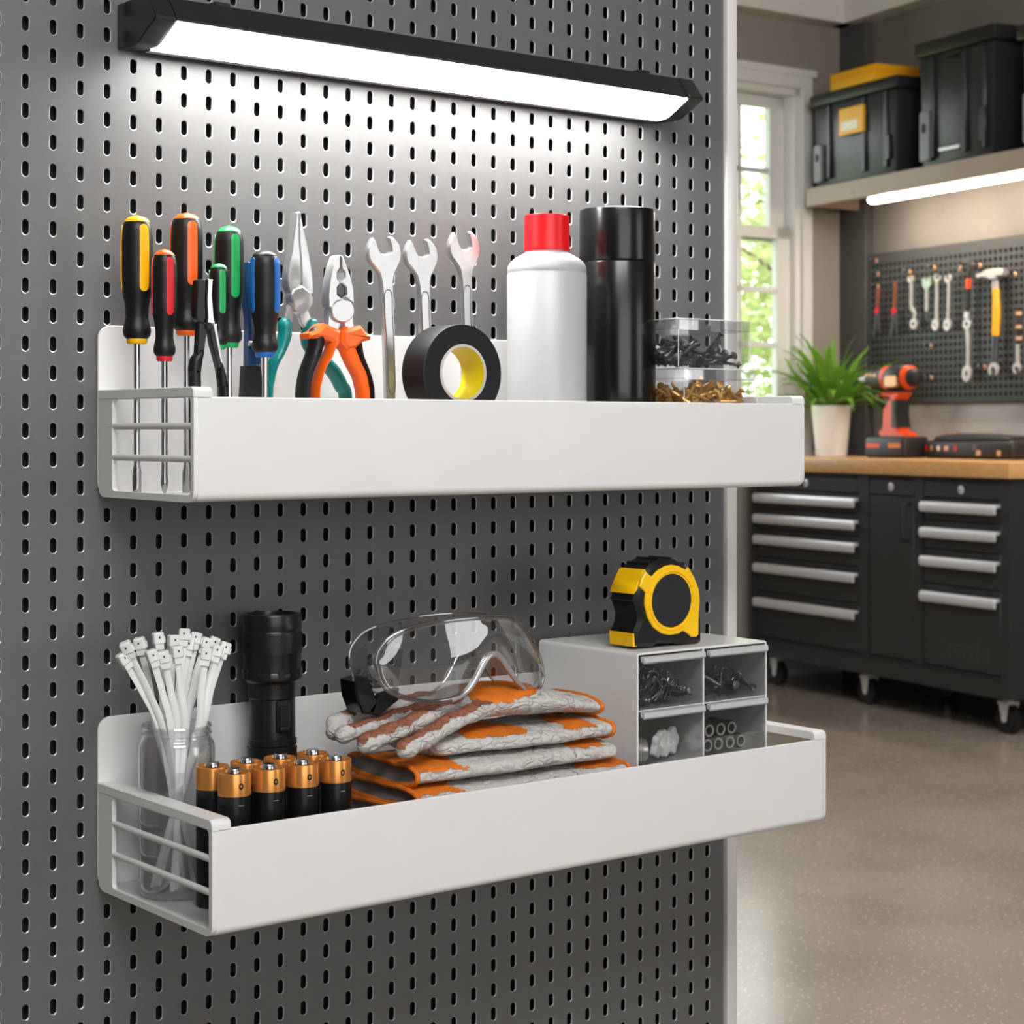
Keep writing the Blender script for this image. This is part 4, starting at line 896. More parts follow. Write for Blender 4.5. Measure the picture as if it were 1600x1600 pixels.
for ci, (xa_, xb_) in enumerate(((x0+t+.0008, xm-.002), (xm+.002, x1-t-.0008))):
    for rj in range(2):
        z1_, z0_ = zr[rj]-.0008, zr[rj+1]+.0012; y1_ = yb-.012; w = .0013
        g = G(); g.box(xa_, xb_, yf-.0006, yf-.0006+w, z0_, z1_).box(xa_, xb_, yf+w, y1_, z0_, z0_+w).box(xa_, xa_+w, yf+w, y1_, z0_+w, z1_-.006).box(xb_-w, xb_, yf+w, y1_, z0_+w, z1_-.006).box(xa_, xb_, y1_-w, y1_, z0_+w, z1_-.006)
        d = part('drawer', g, MT['drawerclear'], DR)
        hz = z1_; part('pull_lip', G().prism([(yf-.0008, hz), (yf-.0062, hz-.0004), (yf-.0066, hz-.0052), (yf-.005, hz-.0068), (yf-.0042, hz-.0055), (yf-.0008, hz-.0052)], xa_+.001, xb_-.001, 'x', .0004), MT['drawerlip'], d)
        for px_ in (xa_, xb_): part('edge_bead', G().tube([(px_, yf-.0008, z0_), (px_, yf-.0008, z1_-.007)], .0006, 6), MT['clearlid'], d)
        DB[(ci, rj)] = (xa_+w+.002, xb_-w-.002, yf+w+.003, yf+.075, z0_+w+.0006, z1_)
MT['hookwire'] = mat('hook_wire', (120, 120, 122), .3, .8)
def hook_bm(k):
    g = G(); pts = [(0, 0, 0), (.008, 0, .002), (.014, 0, .008), (.016, 0, .016), (.011, 0, .021), (.006, 0, .018)]
    if k: pts = [(0, 0, 0), (.010, 0, .006), (.012, 0, .016), (.016, 0, .016), (.022, 0, .008), (.026, 0, .010)]
    return g.tube(cr([Vector(p_) for p_ in pts], 4), .0009, 6)
def fill_hooks(bx, n, lab, grp, m):
    protos = [None, None]
    for k in range(n):
        q = k % 2
        if protos[q] is None: o_ = part('wire_hook', hook_bm(q), m); protos[q] = o_
        else: o_ = protos[q].copy(); C.objects.link(o_)
        fx = random.random(); L = .026; o_.rotation_euler = (random.uniform(-.5, .5), random.uniform(-.6, .2), random.uniform(-.7, .7))
        o_.location = (bx[0]+.004+(bx[1]-bx[0]-L-.006)*fx, random.uniform(bx[2]+.006, bx[2]+.030), bx[4]+.002+random.random()**1.2*(bx[5]-bx[4])*.42*(1-abs(fx-.4))); props(o_, lab, 'hook', grp)
fill_hooks(DB[(0, 0)], 26, 'bent steel wire hook in the top left clear drawer', 'wire hooks in the top left drawer', MT['hookwire'])
fill(DB[(0, 0)], 24, .026, .0036, .002, MT['screwblack'], 'screw', 'dark screw in the top left clear drawer', 'screw', 'dark screws in the top left drawer', .62, .6)
fill(DB[(1, 0)], 22, .028, .0038, .0021, MT['screwblack'], 'screw', 'dark screw in the top right clear drawer', 'screw', 'dark screws in the top right drawer', .55, .8)
fill_hooks(DB[(1, 0)], 4, 'bent steel wire hook in the top right clear drawer', 'wire hooks in the top right drawer', MT['steeldark'])
# bottom left: a metal bushing and white lobed knobs; bottom right: black sleeves
bx = DB[(0, 1)]; MX = Matrix.Rotation(pi/2, 4, 'Y')
zc_ = bx[4]+.0115; o_ = part('bushing', G().lathe([(.0065, 0), (.0105, 0), (.0112, .0008), (.0112, .006), (.0106, .0065), (.0112, .007), (.0112, .016), (.0105, .017), (.0065, .017), (.0065, 0)], 28, (0, 0, 0), MX), MT['steel'])
o_.location = (bx[0]+.001, bx[2]+.016, zc_); o_.rotation_euler = (0, 0, -.35); props(o_, 'ribbed steel bushing beside white knobs in the bottom left drawer', 'bushing')
def knob():
    lo = [( .0125*(1+.13*math.cos(5*a))*math.cos(a), .0125*(1+.13*math.cos(5*a))*math.sin(a)) for a in [2*pi*i/40 for i in range(40)]]
    return G().ring(lo, [(.0022*math.cos(2*pi*i/40), .0022*math.sin(2*pi*i/40)) for i in range(40)], -.003, .003, 'y')
kb = None
for k, (fx, dy, rzz, tl, lab) in enumerate(((.46, .012, .5, .2, 'white lobed plastic knob next to the steel bushing in the drawer'), (.63, .016, .35, -.1, 'middle white lobed plastic knob in the bottom left drawer'), (.80, .021, .45, .1, 'white lobed plastic knob farthest from the steel bushing'))):
    if kb is None: kb = o_ = part('lobed_knob', knob(), MT['nylon'], None, (.0008, 2))
    else: o_ = kb.copy(); C.objects.link(o_)
    o_.location = (bx[0]+(bx[1]-bx[0])*fx, bx[2]+dy, bx[4]+.0142); o_.rotation_euler = (tl, k*.6, rzz); props(o_, lab, 'knob', 'white knobs in the drawer')
bx = DB[(1, 1)]; sl = None; MY = Matrix.Rotation(-pi/2, 4, 'X'); Rr = .0076
lab3 = ['black sleeve in the bottom row of the drawer, nearest the white knobs', 'black sleeve in the bottom row, second from the white knobs', 'black sleeve in the bottom row, third from the white knobs', 'black sleeve at the outer end of the bottom row', 'black sleeve lying on top at the left of the pile', 'black sleeve lying on top at the middle of the pile', 'black sleeve lying on top at the right of the pile']
for k in range(7):
    if sl is None:
        sl = o_ = root('sleeve', lab3[0], 'sleeve', (0, 0, 0), 0, 'black sleeves in the bottom right drawer', False)
        part('tube', G().lathe([(Rr*.55, 0), (Rr*.6, -.0006), (Rr*.93, -.0004), (Rr, .0006), (Rr, .030), (Rr*.55, .030), (Rr*.55, 0)], 22, (0, 0, 0), MY), MT['blackrubber'], sl)
        part('rim', G().lathe([(Rr*.56, -.0002), (Rr*.62, -.0009), (Rr*.80, -.0009), (Rr*.84, -.0002)], 22, (0, 0, 0), MY, caps=False), MT['steel'], sl)
    else: o_ = dup(sl, (0, 0, 0), None, lab3[k])
    row = k >= 4; i = k-4 if row else k
    o_.location = (bx[0]+Rr+.0004+i*(Rr*2+.0006)+(Rr if row else 0), bx[2]+.003+(.006 if row else 0)+random.uniform(0, .002), bx[4]+Rr+(Rr*1.75 if row else 0)+.0002); o_.rotation_euler = (0, 0, random.uniform(-.03, .03))
# ---- tape measure on the organiser
yt = -.148; th = .040; Z8 = dict(s=8.889, ou=940, ov=840); dz = zt+.0003-W(1040, 1003, yt).z
def TM(pts): return [(a, b+dz) for a, b in T(pts, yt, **Z8)]
zfix = zt+.0003
r = root('tape_measure', 'black and yellow tape measure standing on the white drawer organiser', 'tape measure', (W(1045, 1000, yt).x, yt+th/2, zfix))
outl = TM([(480, 1450), (468, 1250), (520, 1120), (530, 1000), (470, 800), (500, 640), (600, 420), (700, 300), (830, 235), (1000, 225), (1190, 295), (1310, 480), (1360, 700), (1368, 990), (1405, 1050), (1412, 1370), (1360, 1412), (1240, 1420), (1090, 1425), (1050, 1400), (790, 1410), (740, 1450)])
outl = [(a, max(b, zfix)) for a, b in outl]
part('casing', G().prism(outl, yt, yt+th, 'y', .004), MT['blackrubber'], r)
fc = TM([(600, 400), (685, 470), (760, 390), (870, 322), (960, 305), (1060, 322), (1160, 380), (1190, 340), (1270, 470), (1335, 640), (1352, 800), (1335, 1000), (1332, 1275), (1300, 1305), (1235, 1310), (1170, 1250), (1110, 1222), (1060, 1260), (930, 1282), (820, 1260), (700, 1170), (622, 1030), (586, 850), (596, 690), (515, 605), (545, 500)])
fp = part('face_plate', G().prism(fc, yt-.0022, yt+.004, 'y', .0010), MT['tyellow'], r)
ce = TM([(952, 800)])[0]; rr = (TM([(1226, 800)])[0][0]-TM([(680, 800)])[0][0])/2
part('face_ring', G().tube([(ce[0]+rr*1.1*math.cos(2*pi*i/40), yt-.0022, ce[1]+rr*1.1*math.sin(2*pi*i/40)) for i in range(40)], .0010, 6, closed=True), MT['tyellow'], fp)
part('disc', G().lathe([(0, .0030), (rr*.98, .0030), (rr, .0024), (rr, .001)], 44, (ce[0], yt, ce[1]), Matrix.Rotation(pi/2, 4, 'X')), MT['greyplastic'], r)
part('side_stripe', G().prism(offs(TM([(625, 385), (640, 430), (560, 560), (520, 640), (478, 700), (500, 640), (545, 520), (600, 405)]), -.0006), yt+.002, yt+th-.002, 'y', .0005), MT['tyellow'], r)
part('side_stripe', G().prism(offs(TM([(476, 1440), (468, 1270), (500, 1270), (520, 1440)]), -.0006), yt+.003, yt+th-.002, 'y', .0005), MT['tyellow'], r)
for (a, b) in ((700, 296), (830, 232), (1000, 222), (1190, 292), (470, 800), (1312, 480)):
    q_ = TM([(a, b)])[0]; part('grip_rib', G().tube([(q_[0], yt+.004, q_[1]), (q_[0], yt+th-.004, q_[1])], .0013, 8), MT['blackrubber'], r)
# ================================================================== BENCH SIDE OF THE ROOM
MT['cab'] = mat('black_powder_coat', (34, 34, 34), .5, 0, .06, 30, .04, 500)
MT['cabdark'] = mat('cabinet_gap', (10, 10, 10), .7)
MT['alu'] = mat('brushed_aluminium', (214, 215, 216), .42, .5, .04, 80)
MT['wood'] = addnoise_color(mat('butcher_block', (198, 152, 96), .42, 0, .07, 7), 11, 0, lin((168, 120, 68)), .42, .68, 'noise', 'Object', (2.2, 16, 16), .6)
MT['shelfwood'] = mat('taupe_laminate', (150, 132, 114), .5, 0, .05, 8)
MT['bin'] = mat('charcoal_bin_plastic', (31, 31, 33), .42, 0, .06, 20)
MT['binlid'] = mat('black_lid_plastic', (24, 24, 25), .45, 0, .06, 20)
MT['binyellow'] = mat('yellow_case', (236, 166, 10), .45, 0, .05)
MT['label'] = mat('label_yellow', (240, 176, 40), .5, 0, .04)
MT['labelwhite'] = mat('label_white', (236, 228, 215), .5, 0, .03)
MT['drillorange'] = mat('drill_orange', (222, 74, 24), .4, 0, .05)
MT['drillblack'] = mat('drill_black', (30, 29, 28), .5, 0, .08)
MT['warmled'] = emit('warm_led', (1, .84, .66), 60)
MT['soil'] = mat('potting_soil', (48, 34, 24), .95, 0, .3, 300, .6, 300)
MT['rust'] = mat('copper_hook', (214, 165, 125), .4, .4, .1)
MT['peg2'] = mat('bench_pegboard', (60, 60, 60), .5, .1, .06)
def leafmat(n, c, tr):
    m = mat(n, c, .5, 0, .18, 14); N = m.node_tree; b = N.nodes['Principled BSDF']; t = N.nodes.new('ShaderNodeBsdfTranslucent'); t.inputs['Color'].default_value = tuple(min(1, x*1.3) for x in lin(c))+(1,)
    ms = N.nodes.new('ShaderNodeMixShader'); ms.inputs['Fac'].default_value = tr; o = N.nodes['Material Output']; N.links.new(b.outputs[0], ms.inputs[1]); N.links.new(t.outputs[0], ms.inputs[2]); N.links.new(ms.outputs[0], o.inputs['Surface']); return m
MT['leaf'] = leafmat('fern_leaf', (104, 150, 48), .3)
MT['treeleaf'] = leafmat('tree_leaf', (148, 158, 98), .45)
MT['treeleaf2'] = leafmat('tree_leaf_pale', (176, 180, 122), .45)
MT['bark'] = mat('bark', (112, 92, 74), .9, 0, .2, 10)
MT['lawn'] = mat('lawn', (120, 160, 70), .9, 0, .15, 20)
# ---- tool cabinet: front plane y=0, x from xl to xr
def bx_(u): return BW(u, 700, 0)[0]
xl, xr = bx_(1174), bx_(1577); ZB, ZT = .13, .905; CD = .56
tc = broot('tool_cabinet', 'black rolling tool cabinet with aluminium drawer pulls under the wooden worktop', 'tool cabinet', (xl+xr)/2, CD/2, 0)
F = {k: bx_(u) for k, u in dict(a=1182, b=1342, c=1357, d=1428, e=1442, f=1564).items()}
g = G().box(xl, xr, .012, CD, ZB, ZT)
def fr(a, b, c, d): g.box(a, b, 0, .012, c, d)
fr(xl, F['a'], ZB, ZT); fr(F['b'], F['c'], ZB, ZT); fr(F['d'], F['e'], ZB, ZT); fr(F['f'], xr, ZB, ZT)
for a, b in (('a', 'b'), ('c', 'd'), ('e', 'f')): fr(F[a], F[b], ZB, .205); fr(F[a], F[b], ZT-.012, ZT)
part('body', g, MT['cab'], tc)
part('base_lip', G().box(F['a'], F['f'], -.004, 0, .198, .206), MT['greyplastic'], tc)
def drawer(a, b, z0, z1, hz, lock=False, text=None):
    x0, x1 = F[a]+.004, F[b]-.004
    d = part('drawer', G().box(x0, x1, .001, .012, z0+.003, z1-.003), MT['cab'], tc, (.002, 1))
    if hz:
        hp = [(.0012, hz+.020), (-.020, hz+.018), (-.026, hz+.010), (-.026, hz-.010), (-.021, hz-.018), (-.016, hz-.012), (-.016, hz+.006), (.0012, hz+.008)]
        part('handle', G().prism(hp, x0+.002, x1-.002, 'x', .001), MT['alu'], d)
        part('handle_shadow_gap', G().box(x0+.002, x1-.002, -.003, .0008, hz+.0202, hz+.027), MT['greyplastic'], d)
    if lock:
        part('lock', G().lathe([(0, -.002), (.013, -.002), (.016, .0), (.016, .006)], 20, ((x0+x1)/2, 0, (z0+z1)/2), Matrix.Rotation(pi/2, 4, 'X') @ Matrix.Scale(-1, 4, (0, 0, 1))), MT['alu'], d)
        part('keyhole', G().box((x0+x1)/2-.002, (x0+x1)/2+.002, -.0075, -.0058, (z0+z1)/2-.006, (z0+z1)/2+.006), MT['cabdark'], d)
    return d
HL = [.790, .703, .615, .497, .352]
drawer('a', 'b', .826, .893, 0, True)
zz = [.826]+[h-.0+.045 for h in HL[1:]]+[.207]
for i, h in enumerate(HL): drawer('a', 'b', zz[i+1], zz[i], h)
HR = [.793, .698, .592, .462]; drawer('e', 'f', .826, .893, 0, True); zz = [.826]+[h+.045 for h in HR[1:]]+[.207]
for i, h in enumerate(HR): dl = drawer('e', 'f', zz[i+1], zz[i], h)
drawer('c', 'd', .826, .893, 0, True)
dr = part('door', G().box(F['c']+.004, F['d']-.004, .001, .012, .21, .823), MT['cab'], tc, (.002, 1))
hx = BW(1419, 800, 0)[0]
part('handle', G().tube(cr([Vector(p) for p in ((hx, 0, .80), (hx, -.022, .79), (hx, -.024, .75), (hx, -.024, .71), (hx, -.022, .67), (hx, 0, .66))], 4), .008, 10), MT['greyplastic'], dr)
tx = bpy.data.curves.new('lettering', 'FONT'); tx.body = 'stozle'; tx.size = .12; tx.extrude = .0004; tx.align_x = 'LEFT'
tmp = bpy.data.objects.new('lettering_curve', tx); C.objects.link(tmp); bpy.context.view_layer.update()
tme = bpy.data.meshes.new_from_object(tmp.evaluated_get(bpy.context.evaluated_depsgraph_get())); bpy.data.objects.remove(tmp); tme.materials.clear(); tme.materials.append(mat('cabinet_lettering', (42, 42, 42), .45))
to = bpy.data.objects.new('lettering', tme); C.objects.link(to); to.parent = dl
xt_ = BW(1466, 1050, 0)[0]; to.location = Vector((xt_, .0008, .248))+Vector((-(xl+xr)/2, -CD/2, 0)); to.rotation_euler = (pi/2, 0, 0)
cx = [BW(1210, 1035, .05)[0], BW(1352, 1060, .05)[0], BW(1569, 1110, .05)[0]]
for x in cx:
    for yy in ((.07,) if x == cx[0] else (.07, CD-.08)):
        c_ = part('caster', G().box(x-.035, x+.035, yy-.03, yy+.03, .122, .1298).lathe([(.02, .10), (.02, .1225)], 14, (x, yy, 0)), MT['alu'], tc)
        part('fork', G().prism([(x-.026, .112), (x+.026, .112), (x+.014, .045), (x+.004, .040), (x-.004, .040)], yy-.026, yy-.021, 'y', .001).prism([(x-.026, .112), (x+.026, .112), (x+.014, .045), (x+.004, .040), (x-.004, .040)], yy+.021, yy+.026, 'y', .001).box(x-.026, x+.026, yy-.026, yy+.026, .104, .114), MT['alu'], c_)
        part('wheel', G().lathe([(.012, -.016), (.03, -.017), (.033, -.014), (.046, -.016), (.054, -.011), (.055, 0), (.054, .011), (.046, .016), (.033, .014), (.03, .017), (.012, .016)], 24, (x, yy, .0553), Matrix.Rotation(pi/2, 4, 'X')), MT['blackrubber'], c_)
        part('axle', G().tube([(x, yy-.03, .0553), (x, yy+.03, .0553)], .006, 10), MT['alu'], c_)
# ---- worktop
WT = .963
xw0, xw1 = BW(1160, 700, -.025)[0], BW(1576, 700, -.025)[0]
r = broot('worktop', 'thick light wooden worktop lying on the black tool cabinet', 'worktop', (xw0+xw1)/2, .3, ZT+.0005)
part('slab', G().box(xw0, xw1, -.025, .62, ZT+.0005, WT), MT['wood'], r, (.004, 2))
# ---- plant
pu, py = 1299, .36; px_, _ = BW(pu, 700, py); pm = bpm(pu, py); PH = 79*pm; PR = 31*pm
PT = WT+PH
r = broot('potted_plant', 'green leafy plant in a white pot on the worktop under the window', 'plant', px_, py, WT)
part('pot', G().lathe([(0, WT+.0005), (PR*.76, WT+.0005), (PR*.78, WT+.004), (PR*.98, PT-.02), (PR*1.0, PT-.016), (PR*1.01, PT-.002), (PR*.98, PT), (PR*.94, PT-.001), (PR*.92, PT-.03), (0, PT-.03)], 36, (px_, py, 0)), mat('glazed_pot', (238, 235, 230), .35, 0, .02), r)
part('soil', G().lathe([(PR*.92, PT-.032), (PR*.5, PT-.026), (0, PT-.024)], 24, (px_, py, 0)), MT['soil'], r)
rl = random.Random(4)
for k in range(88):
    az = k*2.399+rl.uniform(-.2, .2); q = k/88; L = (.20+.16*rl.random())*(1.15-.35*abs(q-.4)); el = math.radians(86-68*q+rl.uniform(-8, 8)); dr_ = Vector((math.cos(az), math.sin(az), 0))
    P = []; p = Vector((px_, py, PT-.03))+dr_*PR*.5*rl.random(); a = el
    for i in range(9):
        P.append(p.copy()); p = p+(dr_*math.cos(a)+Vector((0, 0, 1))*math.sin(a))*L/8; a -= (.10+.17*q)*(i/4)
        if p.y > .60: p.y = .60
        wl = WINV @ (BMAT @ p)
        if wl.y > -.05: p = BMAT.inverted() @ (WMAT @ Vector((wl.x, -.05, wl.z)))
    sd = Vector((-dr_.y, dr_.x, 0)); w = rl.uniform(.014, .022); rows = []
    for i, p in enumerate(P):
        ww = w*(math.sin(pi*min(1, (i+.8)/8.6))**.7)*(1 if i < 8 else .15)
        rows.append([p-sd*ww+Vector((0, 0, .004)), p, p+sd*ww+Vector((0, 0, .004))])
    part('leaf', G().grid(rows), MT['leaf'], r, recalc=False, sharp=120)
# ---- cordless drill
dy = .30; D4 = dict(s=4.2105, ou=1220, ov=500); U = lambda a, b: BW(1220+a/4.2105, 500+6+b/4.2105, dy); mpx = bpm(1397, dy)/4.2105
r = broot('cordless_drill', 'orange and black cordless drill standing on its battery on the worktop', 'drill', U(755, 0)[0], dy, WT)
cz = U(0, 385)[1]; MXr = Matrix.Rotation(pi/2, 4, 'Y')
def bl(prof, mt, nm, n=24, par=None): 
    xs_ = [(rr*mpx, U(a, 0)[0]) for a, rr in prof]; return part(nm, G().lathe(xs_, n, (0, dy, cz), MXr), mt, par or r)
bl([(522, 0), (522, 12), (560, 22), (590, 46), (592, 50)], MT['alu'], 'chuck')
bl([(590, 50), (600, 56), (650, 66), (695, 74), (700, 74)], MT['drillblack'], 'gearbox')
bl([(704, 76), (708, 82), (728, 84), (732, 78)], MT['drillorange'], 'front_ring')
bl([(728, 78), (735, 82), (832, 82), (838, 76), (840, 70)], MT['drillblack'], 'motor_housing')
bl([(836, 72), (840, 80), (856, 77), (866, 64)], MT['drillorange'], 'rear_ring')
bl([(864, 62), (890, 56), (905, 40), (910, 0)], MT['drillblack'], 'rear_cap')
x0, z0 = U(748, 345); x1, z1 = U(828, 415); rr = 83*mpx
part('rating_plate', G().prism(rrect(x0, x1, z1, z0, .012, 4), dy-rr-.004, dy-rr+.03, 'y', .002), MT['rust'], r)
for a in (612, 640, 668): x, z = U(a, 340); part('torque_mark', G().prism(circ(x, z, .007, 10), dy-.042, dy-.030, 'y', .001), MT['rust'], r)
hp = [U(a, b) for a, b in ((690, 455), (835, 450), (800, 500), (790, 560), (800, 640), (815, 700), (860, 720), (880, 755), (700, 755), (670, 715), (705, 680), (710, 560), (735, 520), (755, 490), (690, 480))]
part('handle', G().prism(hp, dy-.035, dy+.035, 'y', .010), MT['drillorange'], r)
part('grip', G().prism([U(a, b) for a, b in ((770, 500), (806, 500), (800, 580), (812, 690), (770, 690))], dy-.038, dy+.038, 'y', .006), MT['drillblack'], r)
part('trigger', G().prism([U(a, b) for a, b in ((690, 485), (745, 490), (740, 515), (712, 545), (700, 520))], dy-.014, dy+.014, 'y', .004), MT['drillblack'], r)
xb0, xb1 = U(625, 0)[0], U(888, 0)[0]; zb1 = U(0, 735)[1]
bt = part('battery', G().box(xb0, xb1, dy-.06, dy+.07, WT+.0006, zb1), MT['drillblack'], r, (.016, 3))
part('battery_mark', G().box(*[q for q in (U(640, 0)[0], U(725, 0)[0])], dy-.0612, dy-.0598, U(0, 805)[1], U(0, 780)[1]), MT['drillorange'], bt)
part('battery_mark', G().box(U(785, 0)[0], U(865, 0)[0], dy-.0612, dy-.0598, U(0, 805)[1], U(0, 775)[1]), mat('battery_amber', (200, 110, 25), .5), bt)
# ---- low black battery case
dy = .34; xa_, xb_ = BW(1447, 700, dy)[0], BW(1588, 700, dy)[0]; hz_ = 36*bpm(1515, dy)
r = broot('battery_case', 'low black case with coloured marks at the right end of the worktop', 'case', (xa_+xb_)/2, dy, WT)
b_ = part('body', G().box(xa_, xb_, dy-.02, dy+.20, WT+.0006, WT+hz_*.8), MT['drillblack'], r, (.018, 3))
part('lid', G().prism([(xa_+.04, WT+hz_*.75), (xa_+.06, WT+hz_*.98), (xa_+.16, WT+hz_*1.12), (xb_-.12, WT+hz_*1.0), (xb_-.03, WT+hz_*.95), (xb_-.02, WT+hz_*.75)], dy-.01, dy+.19, 'y', .01), MT['drillblack'], r)
for fx, w_, m_ in ((.05, .010, 'capred'), (.11, .012, 'rust'), (.19, .014, 'labelwhite'), (.28, .020, 'rust'), (.38, .014, 'capred'), (.60, .022, 'steeldark'), (.64, .02, 'rust'), (.86, .018, 'rust')):
    x = xa_+(xb_-xa_)*fx; z = WT+hz_*(.46 if fx < .5 else .28 if fx != .6 else .5); part('indicator_mark', G().prism(rrect(x-w_*.6, x+w_*.6, z-.010, z+.010, .004, 3), dy-.0212, dy-.019, 'y', .0004), MT[m_], b_)
part('knob', G().lathe([(.02, WT+hz_*.90), (.022, WT+hz_*1.06), (.016, WT+hz_*1.13), (0, WT+hz_*1.15)], 16, (xa_+(xb_-xa_)*.19, dy+.06, 0)), MT['rust'], r)
# ---- wall shelf over the bench with its light
SY0 = .335; SZ0, SZ1 = 2.046, 2.125; xs0 = BW(1259, 310, SY0)[0]; xs1 = 2.6
r = broot('wall_shelf', 'long taupe wall shelf high above the workbench carrying black bins', 'shelf', (xs0+xs1)/2, .5, SZ0)
part('front_board', G().box(xs0, xs1, SY0, SY0+.022, SZ0, SZ1), MT['shelfwood'], r, (.002, 1))
part('board', G().box(xs0, xs1, SY0+.0222, WY-.041, SZ1-.030, SZ1-.001), MT['shelfwood'], r)
part('end_board', G().box(xs0, xs0+.02, SY0+.0222, WY-.041, SZ0, SZ1-.0302), MT['shelfwood'], r)
x, z = BW(1333, 301, SY0); part('screw_head', G().lathe([(0, -.003), (.008, -.002), (.010, .001)], 12, (x, SY0, z), Matrix.Rotation(pi/2, 4, 'X') @ Matrix.Scale(-1, 4, (0, 0, 1))), MT['steeldark'], r)
xu0 = BW(1358, 316, .42)[0]
r = broot('shelf_light', 'warm glowing strip light under the wall shelf over the workbench', 'light', xu0+.8, .43, SZ0)
part('channel', G().box(xu0, xs1-.1, .405, .455, SZ0+.006, SZ1-.0303), MT['alu'], r, (.003, 1))
part('diffuser', G().tube([(xu0+.02, .43, SZ0-.002), (xs1-.12, .43, SZ0-.002)], (.026, .016), 14, up=(0, 0, 1), rnd=True), MT['warmled'], r)
MT['binlatch'] = mat('grey_latch', (112, 115, 118), .45, 0, .05)
MT['oldsteel'] = mat('worn_steel', (178, 172, 166), .4, .6, .1, 40)
# ---- bins on the shelf
def bin_(u0, u1, uside, vt0, vb0, yf, yb, lab, lidh=.05, latch=True, label=False, usx=None):
    x0, zt = BW(u0, vt0, yf); x1 = BW(u1, vt0, yf)[0]; zb = SZ1+.0003
    r = broot('storage_bin', lab, 'storage bin', (x0+x1)/2, (yf+yb)/2, zb, 'bins on the wall shelf'); w = .018
    fl = lambda x_, z_: x_
    zl_ = zt-lidh
    rows = [[(x0+w+.012, yf+.012, zb), (x1-w-.012, yf+.012, zb), (x1-w-.012, yb-.012, zb), (x0+w+.012, yb-.012, zb)], [(x0+w, yf+.004, zl_), (x1-w, yf+.004, zl_), (x1-w, yb-.004, zl_), (x0+w, yb-.004, zl_)]]
    g = G().grid(rows, True); g.f += [[3, 2, 1, 0], [4, 5, 6, 7]]; g.m += [0, 0]; part('tub', g, MT['bin'], r, (.012, 2))
    ld = part('lid', G().box(x0, x1, yf-.008, yb+.004, zl_+.0004, zt), MT['binlid'], r, (.008, 2))
    W_ = x1-x0
    for fx, ww in ((.22, .012), (.62, .012), (.86, .012)):
        part('rib', G().box(x0+W_*fx-ww, x0+W_*fx+ww, yf-.004, yf+.01, zb+.03, zl_-.003), MT['bin'], r, (.004, 1))
    lt = part('latch', G().prism(rrect(x0+w+.02, x0+w+.075, zb+.02, zb+.02+(zl_-zb)*.46, .012, 4), yf-.012, yf+.008, 'y', .003), MT['binlatch'], r)
    part('latch_slot', G().prism(circ(x0+w+.047, zb+.02+(zl_-zb)*.30, .012, 12, .020), yf-.014, yf-.010, 'y', .001), MT['cabdark'], lt)
    part('hinge', G().box(x1-w-.075, x1-w-.035, yf-.006, yf+.008, zb+.06, zb+.06+(zl_-zb)*.3), MT['binlid'], r, (.004, 1))
    return r, (x0, x1, zb, zl_, zt, yf)
r1, q1 = bin_(1266, 1404, 1425, 152, 290, .355, .60, 'black lidded bin with a yellow label at the window end of the shelf')
xa_, za_ = BW(1315, 172, .355); xb_, zb_ = BW(1352, 205, .355)
lb = part('label_plate', G().prism(rrect(xa_, xb_, zb_, za_, .006, 3), .340, .356, 'y', .001), MT['label'], r1)
part('label_card', G().box(xa_+.02, xb_-.035, .3385, .3402, zb_+.018, zb_+.055), MT['labelwhite'], lb)
r2, q2 = bin_(1430, 1556, 1596, 70, 262, .355, .60, 'taller black lidded bin in the middle of the wall shelf', .06)
x, z = BW(1487, 75, .347); part('lid_clip', G().box(x-.05, x+.05, .340, .350, z-.03, z-.012), MT['greyplastic'], r2, (.003, 1))
x, z = BW(1485, 245, .36); part('badge', G().box(x-.06, x+.06, .350, .362, SZ1+.05, SZ1+.064), MT['alu'], r2, (.002, 1))
r3, q3 = bin_(1590, 1760, 1800, 40, 230, .37, .60, 'black bin at the right end of the shelf, cut by the picture edge', .06)
# yellow organiser case on the first bin
xa_, za_ = BW(1299, 112, .36); xb_ = BW(1366, 100, .36)[0]; zc_ = q1[4]+.0004
r = broot('organiser_case', 'flat yellow case with black handle on top of the first black bin', 'case', (xa_+xb_)/2, .46, zc_)
part('shell', G().box(xa_, xb_+.02, .352, .585, zc_, zc_+.072), MT['binyellow'], r, (.006, 2))
part('seam', G().box(xa_-.0004, xb_+.0204, .3514, .5856, zc_+.040, zc_+.043), MT['orangehandle'], r)
xm_ = (xa_+xb_)/2; part('handle', G().tube(cr([Vector(p) for p in ((xm_-.06, .44, zc_+.068), (xm_-.055, .44, zc_+.095), (xm_, .44, zc_+.10), (xm_+.055, .44, zc_+.095), (xm_+.06, .44, zc_+.068))], 5), .010, 10), MT['drillblack'], r)
